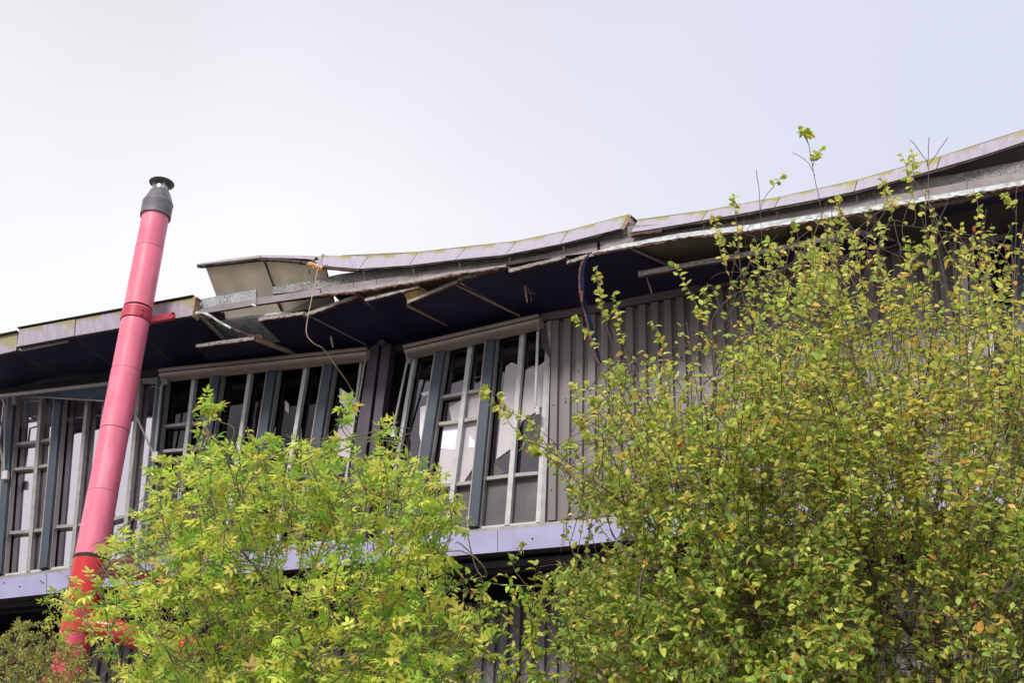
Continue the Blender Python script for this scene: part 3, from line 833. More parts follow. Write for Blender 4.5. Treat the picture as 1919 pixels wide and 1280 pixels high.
# ------------------------------------------------------------------ eave: fascia panels
def fascia(T_, B_, d0, d1, th=.05, m='fascia', n=5, name='fascia_panel', edge='brown', **kw):
    """T_/B_: two matching pixel points each; d0 bottom, d1 top distance"""
    (a, b_), (c, d_) = T_, B_
    tp = [X(a[0] + (b_[0] - a[0]) * k / n, a[1] + (b_[1] - a[1]) * k / n, d1) for k in range(n + 1)]
    bt = [X(c[0] + (d_[0] - c[0]) * k / n, c[1] + (d_[1] - c[1]) * k / n, d0) for k in range(n + 1)]
    return ribbon(name, tp, bt, -N_OUT * th + Z_AX * (-.01), [MT[m], MT[edge]], B, **kw)
fascia([(-90, 650), (33, 624)], [(-90, 684), (30, 657)], DF, DF, m='fascia_clean')
fascia([(36, 617.5), (141, 598)], [(31, 650), (139, 629.5)], DF + .03, DF + .03, m='fascia_clean')
fascia([(142.5, 598), (249, 578)], [(140.5, 629.5), (248, 610.5)], DF + .02, DF + .02, m='fascia_clean')
fascia([(250.5, 577.7), (361, 558)], [(249.5, 610.3), (361, 591)], DF + .02, DF + .02, m='fascia_clean')
slab('end_cap', [X(361, 557, DF + .05), X(367, 556, DF + .05), X(372, 558, DF + .0), X(367, 562, DF), X(366, 592, DF), X(361, 594, DF + .05)], -N_OUT * .12, MT['wood'], B)
# pale strip of metal exposed under the second panel
slab('exposed_rail', [X(38, 653, 1.50), X(128, 636, 1.50), X(128, 640, 1.50), X(38, 658, 1.50)], -N_OUT * .03, MT['steel'], B)
# top lip of the left fascia
for (a, b_) in (((-90, 649), (35, 623)), ((36, 617), (365, 556.5))):
    A, C = X(*a, DF), X(*b_, DF)
    obj('roof_lip', barV(A + Z_AX * .006, C + Z_AX * .006, .012, -.25, .06), BARF, MT['brown'], B)
# leaning panels of the torn part
FT = [(578, 482), (605, 478), (691, 479), (783, 472.5), (874, 463), (968, 452), (1065, 432), (1178, 401.5)]
FB = [(583, 486), (604, 498), (673, 503.5), (767, 497), (853.5, 486.5), (948, 477), (1050, 457), (1163, 428)]
dT = [1.1, 1.1, .95, .95, .95, .95, .95, 1.2]
labs = {6: 'last raised fascia panel with a torn right end'}
for i in range(len(FT) - 1):
    g = 1.0
    a, b_ = FT[i], FT[i + 1]; c, d_ = FB[i], FB[i + 1]
    if i == 0:
        tp = [X(578, 482, 1.35), X(605, 478.5, 1.1)]; bt = [X(582, 485.5, 1.5), X(604, 498, 1.5)]
        ribbon('fascia_panel', tp, bt, -N_OUT * .03, [MT['fascia'], MT['brown']], B); continue
    n = 5
    sag = lambda k: (1.4 * math.sin(math.pi * k / n) if i < 6 else 0)
    dl = [dT[i] + (dT[i + 1] - dT[i]) * k / n for k in range(n + 1)]
    fr = [(k / n) * (1 - .012) + .006 for k in range(n + 1)]
    tp = [X(a[0] + (b_[0] - a[0]) * f, a[1] + (b_[1] - a[1]) * f + (.8 if i in (1, 2) else 0) * math.sin(math.pi * f), dd) for f, dd in zip(fr, dl)]
    bt = [X(c[0] + (d_[0] - c[0]) * f, c[1] + (d_[1] - c[1]) * f, 1.55) for f in fr]
    ribbon('fascia_panel', tp, bt, -N_OUT * .05 - Z_AX * .012, [MT['fascia'], MT['brown']], B, label=labs.get(i))
# dark folded lower edge under them
def lower_edge(pts, d, th, m='brown'):
    L = np.array([X(u, v, d) for u, v in pts])
    LL = np.vstack([np.array([L[i] + (L[i + 1] - L[i]) * k / 8 for k in range(8)]) for i in range(len(L) - 1)] + [L[-1:]])
    j = rng.normal(0, .006, (len(LL), 1)) * Z_AX
    ribbon('folded_edge', LL + Z_AX * .005, LL - Z_AX * th + j, -N_OUT * .05, [MT[m], MT['brown']], B)
lower_edge([(604, 498), (673, 504.5)], 1.54, .03, 'rust')
lower_edge([(673, 504), (767, 497.5), (853.5, 487), (948, 477.5), (1050, 457.5), (1163, 428.5)], 1.54, .022)
# torn end of the raised stretch
slab('torn_end_flap', [X(1178, 401, 1.2), X(1183, 402, 1.15), X(1171, 426, 1.5), X(1166, 430, 1.53), X(1163, 428, 1.55)], -N_OUT * .02, MT['wood'], B)
slab('torn_end_flap', [X(1181, 402, 1.1), X(1194, 412, 1.0), X(1191, 415, 1.0), X(1180, 406, 1.1)], -N_OUT * .03, MT['brown'], B)
slab('felt_gusset', [X(1180, 405, 1.0), X(1192, 413, .95), X(1182, 434, 1.2), X(1187, 440, 1.3), X(1140, 446, 1.3), X(1166, 430, 1.3)], -N_OUT * .04, MT['specky'], B)
GT = [(1195, 411.5), (1327, 393.5), (1463, 368), (1607, 336), (1763, 292), (1925, 240), (2080, 190)]
GB = [(1182, 435), (1314, 413), (1451, 388), (1601, 358), (1755, 316), (1922, 264), (2080, 216)]
for i in range(len(GT) - 1):
    a, b_ = GT[i], GT[i + 1]; c, d_ = GB[i], GB[i + 1]
    n = 5; fr = [(k / n) * .99 + .005 for k in range(n + 1)]
    dd = [.95, 1.0, 1.1, 1.25, 1.35, 1.4, 1.4]
    dl = [dd[i] + (dd[i + 1] - dd[i]) * f for f in fr]
    bow = [1.0, 0.6, 1, 1, 1.5, 1.5][i]
    tp = [X(a[0] + (b_[0] - a[0]) * f, a[1] + (b_[1] - a[1]) * f + bow * math.sin(math.pi * f), q) for f, q in zip(fr, dl)]
    bt = [X(c[0] + (d_[0] - c[0]) * f, c[1] + (d_[1] - c[1]) * f + bow * math.sin(math.pi * f), 1.55) for f in fr]
    ribbon('fascia_panel', tp, bt, -N_OUT * .05 - Z_AX * .012, [MT['fascia'] if i < 4 else MT['fascia_clean'], MT['brown']], B)
lower_edge([(1182, 436), (1240, 426)], 1.54, .06, 'rust')
lower_edge([(1240, 426), (1314, 414), (1451, 389), (1601, 359), (1755, 317), (1922, 265), (2080, 217)], 1.54, .035)

# ------------------------------------------------------------------ roof sheets over and behind the eave
def roof(name, px, d0, d1, m, rise=0.0, th=.06, drop=0.0, **kw):
    tp = [X(u, v, d0) - Z_AX * drop for u, v in px]
    bk = [p - N_OUT * (d0 - d1) + Z_AX * rise for p in tp]
    return ribbon(name, bk, tp, Z_AX * th, m, B, **kw)
# lower lining (seen through the gaps in the soffit)
LIN = [(1175, 462), (1272, 440), (1345, 430)]
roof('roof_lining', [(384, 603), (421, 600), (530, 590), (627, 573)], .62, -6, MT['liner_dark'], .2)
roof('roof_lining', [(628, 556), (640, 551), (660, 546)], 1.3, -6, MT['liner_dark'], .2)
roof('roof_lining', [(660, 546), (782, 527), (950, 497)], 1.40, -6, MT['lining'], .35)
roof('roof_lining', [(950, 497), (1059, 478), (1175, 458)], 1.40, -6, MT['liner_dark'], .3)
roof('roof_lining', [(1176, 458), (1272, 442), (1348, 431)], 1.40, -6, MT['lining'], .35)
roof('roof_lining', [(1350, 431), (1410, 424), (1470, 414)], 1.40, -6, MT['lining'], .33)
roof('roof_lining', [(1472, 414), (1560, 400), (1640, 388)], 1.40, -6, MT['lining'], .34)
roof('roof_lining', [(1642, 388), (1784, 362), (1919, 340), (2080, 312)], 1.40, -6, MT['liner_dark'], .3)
# battens hanging across the lining on the right
for (a, b_) in (((1350, 441), (1352, 466)), ((1495, 428), (1512, 452))):
    A, C = X(*a, 1.35), X(*b_, 1.1)
    obj('hanging_strap', barV(A, C, .03, -.01, .01), BARF, MT['brown'], B)
# upper roof sheets behind the fascia
roof('roof_sheet', [(640, 480), (783, 473.5), (968, 453), (1065, 433), (1178, 403)], .95, -7, MT['lining'], .25, .05, .03)
roof('roof_sheet', [(1196, 413), (1327, 395), (1463, 370), (1607, 338), (1763, 294), (1925, 242), (2080, 192)], .98, -7, MT['lining'], .35, .05, .03)
# intact left roof
roof('roof_sheet', [(-90, 651), (33, 625), (200, 588), (364, 559)], 1.4, -7, MT['lining'], .15, .05, .02)
# fascia returns closing the void above the felt beam on the right
# two lifted roof sheets with cream lining
def cream(px, dd, label, st):
    P = np.array([X(u, v, d) for (u, v), d in zip(px, dd)])
    T = Z_AX * .03 - N_OUT * .02
    V = np.vstack([P, P + T]); n = len(P)
    F = [list(range(n)), list(range(2 * n - 1, n - 1, -1))]; mi = [0, 1]
    for i in range(n):
        j = (i + 1) % n; F.append([i, i + n, j + n, j]); mi.append(1)
    # uv.u across the sheet, measured from its two long edges
    s_ = np.array([sdz(p)[0] for p in P]); z_ = np.array([p[2] for p in P])
    uu = s_ + z_ * st
    uv = [(uu[i], z_[i]) for i in range(n)] + [(0, 0)] * (n + 4 * n)
    return obj('lifted_roof_sheet', V, F, [MT['cream'], MT['brown']], B, mi=mi, uv=uv, label=label)
cream([(384.6, 499), (493, 486), (529, 587), (421, 597)], [1.35, 1.35, .75, .75], 'cream lined roof sheet flipped up at the left end of the tear', .30)
cream([(491, 486), (578, 494), (611, 505), (617, 545), (627, 570), (526, 588)], [1.31, 1.31, 1.28, 1.03, .68, .68], 'cream lined roof sheet flipped up beside the torn insulation', .30)
batten((496, 487), (516, 548), 1.38, 1.05, .035, 'brown', .03)
batten((519, 566), (530, 588), .98, .8, .035, 'brown', .03)
# cap flashing along the flipped sheets
def cap(T_, B_, name='cap_flashing'):
    tp = [X(u, v, 1.45) for u, v in T_]; bt = [X(u, v, 1.5) for u, v in B_]
    ribbon(name, tp, bt, -N_OUT * .12, [MT['fascia_clean'], MT['brown']], B)
cap([(369, 494), (430, 485), (489, 477.7)], [(369, 496.5), (430, 489.5), (487, 482.5)])
cap([(490, 478), (530, 478), (578, 479), (592, 480)], [(488, 482.5), (530, 483), (574, 485), (588, 487)])
lower_edge([(369, 496.5), (430, 489.5), (487, 482.5)], 1.5, .035)
lower_edge([(488, 482.5), (530, 484), (576, 490)], 1.5, .045)
lower_edge([(560, 489), (584, 494)], 1.52, .02, 'rust')
# torn orange insulation at the fold
mb = MB()
base = [(576, 491), (584, 490), (592, 494), (600, 500), (607, 503), (603, 506), (594, 507), (585, 501)]
V, F, mi = prism([X(u, v, 1.5) for u, v in base], -N_OUT * .06)
mb.add(V, F)
for k in range(26):
    t = rng.random(); u = 577 + 28 * t; v = 493 + 11 * t + rng.normal(0, 1.5)
    c = X(u, v, 1.52); q = c + N_OUT * rng.uniform(.0, .04) + Z_AX * rng.uniform(-.05, .02) + H_AX * rng.normal(0, .03)
    V, F = tube([c, (c + q) / 2 + rng.normal(0, .01, 3), q], [.016, .012, .003], 5); mb.add(V, F)
mb.build('torn_insulation', MT['foam_orange'], B)
# blob of mastic on the lip board and hanging splinters
for (u, v) in ((474, 571), (478, 573)):
    c = X(u, v, 1.47)
    V, F = tube([c - Z_AX * .02, c, c + Z_AX * .015], [.012, .028, .008], 8)
    obj('mastic_blob', V, F, MT['white_reflection_mastic'], B, smooth=True)
V, F = tube(smoothline([X(369, 497, 1.5), X(374, 499, 1.55), X(376, 497.5, 1.5), X(371, 503, 1.52)], 4), .006, 5)
obj('loose_wire', V, F, MT['brown'], B)
V, F = tube(smoothline([X(579, 505, 1.5), X(580, 510, 1.5), X(579, 514, 1.5)], 3), [.012] * 6 + [.004], 5)
obj('hanging_strap', V, F, MT['brown'], B)

# ------------------------------------------------------------------ loose things caught on the eave
L = smoothline([X(605, 478, 1.62), X(597, 500, 1.72), X(589, 535, 1.78), X(584, 560, 1.8), X(579, 585, 1.8), X(574, 615, 1.78), X(577, 632, 1.75), X(590, 645, 1.65), X(604, 652, 1.5),
                X(617, 668, 1.3), X(632, 690, 1.1), X(648, 712, .85), X(660, 732, .6), X(672, 748, .4)], 6)
V, F = tube(L, .0078, 6)
cb = thing('hanging_cable', L[0], 'thin tan cable dangling from the torn roof edge across the soffit', 'cable')
obj('cord', V, F, MT['cable'], cb, smooth=True)
V, F = tube([X(604.5, 477, 1.6), X(606, 478, 1.66), X(604, 481, 1.66)], .02, 6)
obj('knot', V, F, MT['cable'], cb)

L = smoothline([X(1108, 473, 1.58), X(1100, 482, 1.62), X(1093, 500, 1.62), X(1091, 525, 1.6), X(1092, 548, 1.58), X(1099, 580, 1.5), X(1107, 610, 1.45), X(1114, 640, 1.4), X(1121, 668, 1.36), X(1126, 681, 1.35)], 6)
hs_ = thing('hanging_metal_strip', L[0], 'dark blue strip of metal trim with rusty edge hanging over the ribbed wall', 'metal strip')
wid = np.interp(np.linspace(0, 1, len(L)), [0, .12, .3, .8, 1], [.010, .022, .031, .029, .014])[:, None]
ribbon('strip', L - H_AX * wid, L + H_AX * wid, N_OUT * .006, MT['blue'], hs_)
L2 = L[6:]
jr = rng.normal(0, .006, (len(L2), 1))
ribbon('rusty_edge', L2 - H_AX * (wid[6:] + .022 + jr), L2 - H_AX * (wid[6:] - .006), N_OUT * .012, MT['rust'], hs_)
slab('rust_flake', [X(1087, 546, 1.62), X(1093, 545, 1.62), X(1093, 565, 1.6), X(1088, 566, 1.6)], N_OUT * .015, MT['rust'], hs_)

def splinter(name, pts, d, r, label, extra=()):
    t = thing(name, X(*pts[0], d), label, 'wood splinter' if 'splinter' in name else 'twig')
    V, F = tube([X(u, v, d + .02 * i) for i, (u, v) in enumerate(pts)], [r] * (len(pts) - 1) + [r * .5], 6)
    obj('shaft', V, F, MT['wood'], t)
    for e in extra:
        V, F = tube([X(u, v, d + .03) for u, v in e], r * .4, 5)
        obj('side_shoot', V, F, MT['bark_r'], t)
splinter('wood_splinter', [(983, 527), (985, 545), (988, 567)], .9, .018, 'pale wood splinter with side shoots hanging from the soffit', [[(988, 538), (994, 548), (1004, 551)], [(990, 541), (995, 556), (996, 566)]])
splinter('wood_splinter', [(620, 631), (622, 641), (624, 651)], .8, .02, 'short pale splinter sticking out of the soffit near the tan cable')
splinter('dry_twig', [(1212, 520), (1217, 535), (1222, 551)], .9, .011, 'thin dry twig hanging below the dropped soffit panel')

# ------------------------------------------------------------------ flue
CH = X(262, 560, 2.05); cs, cdp, _ = sdz(CH)
def cz(u, v): return X(u, v, cdp)[2]
ax = lambda z: W(cs, cdp, z)
FL = thing('flue_pipe', W(cs, cdp, 0), 'tall faded pink flue pipe with dark grey cap in front of the building', 'flue')
def ring_tube(name, prof, m, seg=40, parent=FL, **kw):
    """lathe about the flue axis: prof = (radius, z)"""
    V = []; F = []
    for (r, z) in prof:
        for k in range(seg):
            a = 2 * math.pi * k / seg
            V.append(ax(z) + np.array([math.cos(a), math.sin(a), 0]) * r)
    for i in range(len(prof) - 1):
        for k in range(seg):
            k2 = (k + 1) % seg
            F.append([i * seg + k, i * seg + k2, (i + 1) * seg + k2, (i + 1) * seg + k])
    F.append(list(range(seg - 1, -1, -1))); F.append([(len(prof) - 1) * seg + k for k in range(seg)])
    o = obj(name, V, F, m, parent, **kw)
    o.data.polygons.foreach_set('use_smooth', [len(p.vertices) == 4 for p in o.data.polygons])
    es = o.modifiers.new('edge', 'EDGE_SPLIT'); es.split_angle = R(40)
    return o
RF = .222
seams = [(293, 398), (281, 468), (262, 577), (252, 603), (232, 697), (212, 808), (193, 925), (164, 1046)]
zs = [cz(u, v) for u, v in seams]
ring_tube('pipe_section', [(RF - .004, zs[1] + .003), (RF, zs[1] + .03), (RF, zs[0])], MT['pink'])
ring_tube('pipe_section', [(RF + .004, zs[2]), (RF + .004, zs[1])], MT['pink'])
ring_tube('pipe_section', [(RF - .006, zs[3] - .02), (RF - .006, zs[2] - .03)], MT['pink'])
ring_tube('gap_ring', [(RF - .02, zs[2] - .04), (RF - .02, zs[2] + .03)], MT['brown'])
ring_tube('gap_ring', [(RF + .004, zs[3] - .012), (RF + .004, zs[3] + .006)], MT['brown'])
ring_tube('pipe_section', [(RF, zs[4] + .003), (RF, zs[3])], MT['pink'])
ring_tube('pipe_section', [(RF + .004, zs[5] + .003), (RF + .004, zs[4])], MT['pink'])
ring_tube('pipe_section', [(RF, zs[6] + .003), (RF, zs[5])], MT['pink'])
ring_tube('pipe_section', [(RF + .004, zs[7]), (RF + .004, zs[6])], MT['pink'])
for z in (zs[1], zs[4], zs[5], zs[6]):
    ring_tube('seam', [(RF + .0052, z - .0022), (RF + .0052, z + .0022)], MT['brown'])
ring_tube('collar', [(RF + .012, zs[7] - .05), (RF + .02, zs[7] - .03), (RF + .02, zs[7] + .0), (RF + .01, zs[7] + .01)], MT['brown'])
zlow = cz(138, 1190)
ring_tube('pipe_section', [(RF + .012, zlow), (RF + .012, zs[7] - .04)], MT['red'])
ring_tube('pipe_section', [(RF, 0.0), (RF, zlow)], MT['pink_deep'])
# clamp band and wall bracket
zc0, zc1 = zs[3] - .0, zs[2] - .06
ring_tube('clamp_band', [(RF + .005, zc0), (RF + .016, zc0 + .001), (RF + .016, zc1 - .001), (RF + .005, zc1)], MT['pink_deep'])
A = W(cs + .16, cdp - .12, zc0 + .06)
bkt = X(326, 592, DF + .06)
obj('bracket_arm', barV(A, bkt, .11, -.03, .03, Z_AX), BARF, MT['pink_deep'], FL)
for (u, v) in ((326, 588), (327, 596)):
    c = X(u, v, DF + .1); V, F = tube([c, c + N_OUT * .06], .02, 6); obj('bolt', V, F, MT['pink_deep'], FL)
for dz in (-.03, .05):
    c = W(cs + .205, cdp + .10, zc0 + .07 + dz); V, F = tube([c, c + N_OUT * .05], .013, 6); obj('bolt', V, F, MT['pink_deep'], FL)
# dark conical cap
zt = zs[0]
ring_tube('cap_cone', [(RF + .03, zt - .10), (RF + .03, zt + .15), (RF + .035, zt + .17), (RF + .022, zt + .2), (RF - .055, zt + .40), (RF - .08, zt + .425), (.0, zt + .43)], MT['cowl'])
ring_tube('inner_flue', [(.115, zt + .41), (.115, zt + .52)], MT['steel'])
for k in range(4):
    a = k * math.pi / 2 + .6
    c = ax(zt + .40) + np.array([math.cos(a), math.sin(a), 0]) * .13
    V, F = tube([c, c + Z_AX * .2], .012, 5); obj('stay', V, F, MT['steel'], FL)
ring_tube('rain_cowl', [(.208, zt + .585), (.212, zt + .59), (.15, zt + .61), (.06, zt + .63), (0.001, zt + .635)], MT['cowl'], 36)
# lower brackets and branch pipe
bz = cz(172, 1068)
obj('bracket_arm', barV(W(cs, cdp, bz), X(300, 1085, .3), .16, -.05, .05, Z_AX), BARF, MT['pink_deep'], FL)
obj('bracket_arm', barV(W(cs + .1, cdp, bz + .05), X(250, 1050, .25), .08, -.05, .05, Z_AX), BARF, MT['pink_deep'], FL)
za = cz(150, 1170)
pth = smoothline([W(cs, cdp, za), X(215, 1182, 1.9), X(262, 1198, 1.7), X(325, 1212, 1.4), X(362, 1216, 1.1), X(372, 1218, .4)], 6)
V, F = tube(pth[:13], .16, 20); obj('branch_pipe', V, F, MT['red'], FL, smooth=True)
V, F = tube(pth[12:20], .15, 20); obj('branch_pipe', V, F, MT['pink_deep'], FL, smooth=True)
V, F = tube(pth[19:25], .162, 20); obj('branch_pipe', V, F, MT['red'], FL, smooth=True)
V, F = tube([X(362, 1216, 1.1), X(372, 1218, .4), X(376, 1219, -1.1)], .155, 20); obj('branch_pipe', V, F, MT['red'], FL, smooth=True)
V, F = tube([W(cs, cdp, za - .3), W(cs - .25, cdp + .3, za - 1.4), W(cs - .28, cdp + .35, 0)], .14, 20); obj('branch_pipe', V, F, MT['pink_deep'], FL, smooth=True)
#TREES
# ------------------------------------------------------------------ foliage
def leaf_mat(name, trans=.45, rough=.45):
    m = bpy.data.materials.new(name); m.use_nodes = True
    t = m.node_tree; b = t.nodes['Principled BSDF']; o = t.nodes['Material Output']
    at = N(t, 'ShaderNodeAttribute', attribute_name='tone', attribute_type='GEOMETRY')
    geo = N(t, 'ShaderNodeNewGeometry')
    n = N(t, 'ShaderNodeTexNoise'); n.inputs['Scale'].default_value = 45; n.inputs['Detail'].default_value = 3
    t.links.new(geo.outputs['Position'], n.inputs['Vector'])
    hs = N(t, 'ShaderNodeHueSaturation')
    hs.inputs['Saturation'].default_value = .98
    t.links.new(at.outputs['Color'], hs.inputs['Color'])
    t.links.new(M('MULTIPLY_ADD', n.outputs['Fac'], .5, .75, False, t), hs.inputs['Value'])
    t.links.new(hs.outputs[0], b.inputs['Base Color'])
    b.inputs['Roughness'].default_value = rough
    b.inputs['Specular IOR Level'].default_value = .35
    tr = N(t, 'ShaderNodeBsdfTranslucent')
    t.links.new(hs.outputs[0], tr.inputs['Color'])
    mx = N(t, 'ShaderNodeMixShader'); mx.inputs[0].default_value = trans
    t.links.new(b.outputs[0], mx.inputs[1]); t.links.new(tr.outputs[0], mx.inputs[2])
    t.links.new(mx.outputs[0], o.inputs['Surface'])
    return m
LEAF = leaf_mat('autumn_leaf', .5)

def inpoly(poly, x, y):
    x = np.asarray(x); y = np.asarray(y); c = np.zeros(x.shape, bool); n = len(poly)
    for i in range(n):
        x0, y0 = poly[i]; x1, y1 = poly[(i + 1) % n]
        if y0 == y1: continue
        hit = ((y0 > y) != (y1 > y)) & (x < (x1 - x0) * (y - y0) / (y1 - y0) + x0)
        c ^= hit
    return c
def sample_crown(poly, n, d0, d1, dens=None):
    """points spread through a crown whose outline was surveyed from the photograph; depth is real"""
    P = np.array(poly); lo, hi = P.min(0), P.max(0); out_ = []
    r_ = np.random.default_rng(len(poly) * 31 + n)
    cx = (lo + hi) / 2
    while len(out_) < n:
        u = r_.uniform(lo[0], hi[0], 4000); v = r_.uniform(lo[1], hi[1], 4000)
        ok = inpoly(poly, u, v)
        if dens is not None:
            ok &= r_.random(4000) < dens(u, v)
        for a, b_ in zip(u[ok], v[ok]):
            d = r_.uniform(d0, d1)
            out_.append(X(a, b_, d))
    return np.array(out_[:n])
def colonize(roots, att, step=.085, infl=.75, kill=.17, iters=160, up=.12, seed=1):
    """space colonisation: returns node positions and parents"""
    r_ = np.random.default_rng(seed)
    P = [np.array(p) for p in roots['P']]; par = list(roots['par'])
    A = att.copy(); near = np.full(len(A), 1e9); ni = np.zeros(len(A), int)
    def upd(start):
        nonlocal near, ni
        Q = np.array(P[start:])
        if len(Q) == 0 or len(A) == 0: return
        D = np.linalg.norm(A[:, None, :] - Q[None], axis=2)
        k = D.argmin(1); dm = D[np.arange(len(A)), k]
        b_ = dm < near
        near[b_] = dm[b_]; ni[b_] = k[b_] + start
    upd(0)
    nch = {}
    for it in range(iters):
        blocked = []
        live = near < (infl if it > 12 else 2.0)
        if not live.any(): break
        dirs = {}
        d = A[live] - np.array(P)[ni[live]]
        d /= np.linalg.norm(d, axis=1)[:, None] + 1e-9
        acc = np.zeros((len(P), 3)); np.add.at(acc, ni[live], d)
        idx = np.unique(ni[live]); s0 = len(P)
        PA = np.array(P)
        for i in idx:
            v = acc[i] / (np.linalg.norm(acc[i]) + 1e-9)
            if par[i] >= 0:
                pv = PA[i] - PA[par[i]]; pv /= np.linalg.norm(pv) + 1e-9
                v = v + pv * .9
            v = v + np.array([0, 0, up]) + r_.normal(0, .07, 3)
            v /= np.linalg.norm(v) + 1e-9
            q = PA[i] + v * step
            if nch.get(int(i), 0) >= 3: continue
            if par[i] >= 0 and np.linalg.norm(PA - q, axis=1).min() < step * .55:
                blocked.append(int(i)); continue
            nch[int(i)] = nch.get(int(i), 0) + 1
            P.append(q); par.append(int(i))
        upd(s0)
        keep = (near > kill) & ~(np.isin(ni, blocked) & (near < kill * 2.5))
        if len(P) == s0: keep &= False
        A = A[keep]; near = near[keep]; ni = ni[keep]
        if len(A) == 0: break
        if len(P) > 9000: break
    return np.array(P), np.array(par)

def leaf_shape(kind):
    """unit leaf: stem at origin, blade along +x, face up +z; returns verts, faces (one blade)"""
    if kind == 'oval':
        xs = [0, .12, .38, .68, .88, 1.0]; w_ = [0, .20, .31, .27, .13, 0]
        V = []; F = []
        for i, (x, h) in enumerate(zip(xs, w_)):
            zc = -.28 * x * x
            V += [(x, 0, zc), (x, h, zc + h * .35), (x, -h, zc + h * .35)]
        for i in range(5):
            a = 3 * i; b_ = a + 3
            if i == 0: F += [[0, b_, b_ + 1], [0, b_ + 2, b_]]
            elif i == 4: F += [[a, b_, a + 1], [a, a + 2, b_]]
            else: F += [[a, b_, b_ + 1, a + 1], [a, a + 2, b_ + 2, b_]]
        return np.array(V), F
    if kind == 'pinnate':      # five pointed leaflets on a short stalk
        V = []; F = []
        def blade(o, ang, L_, tilt):
            c, s_ = math.cos(ang), math.sin(ang); b0 = len(V)
            for (x, h) in ((0, 0), (.3, .19), (.62, .18), (1, 0)):
                for sg in ((0,) if h == 0 else (0, 1, -1)):
                    px, py = x * L_, sg * h * L_
                    z = -.22 * x * x * L_ + abs(sg) * h * .3 * L_ + tilt * x
                    V.append((o[0] + px * c - py * s_, o[1] + px * s_ + py * c, o[2] + z))
            # idx: 0 | 1,2,3 | 4,5,6 | 7
            for f in ((0, 1, 2), (0, 3, 1), (1, 4, 5, 2), (1, 3, 6, 4), (4, 7, 5), (4, 6, 7)):
                F.append([b0 + q for q in f])
        blade((.50, 0, 0), 0, .55, 0)
        blade((.46, .01, 0), 1.0, .46, -.03); blade((.46, -.01, 0), -1.0, .46, -.03)
        blade((.24, .01, 0), 1.35, .36, -.02); blade((.24, -.01, 0), -1.35, .36, -.02)
        return np.array(V), F
    # tiny: small narrow leaf
    V = [(0, 0, 0), (.5, .2, .03), (.5, -.2, .03), (1, 0, -.08)]
    return np.array(V), [[0, 2, 3, 1]]

def frames(dirs, ups):
    x = dirs / (np.linalg.norm(dirs, axis=1)[:, None] + 1e-9)
    z = ups - x * (x * ups).sum(1)[:, None]; z /= np.linalg.norm(z, axis=1)[:, None] + 1e-9
    y = np.cross(z, x)
    return np.stack([x, y, z], axis=2)          # columns

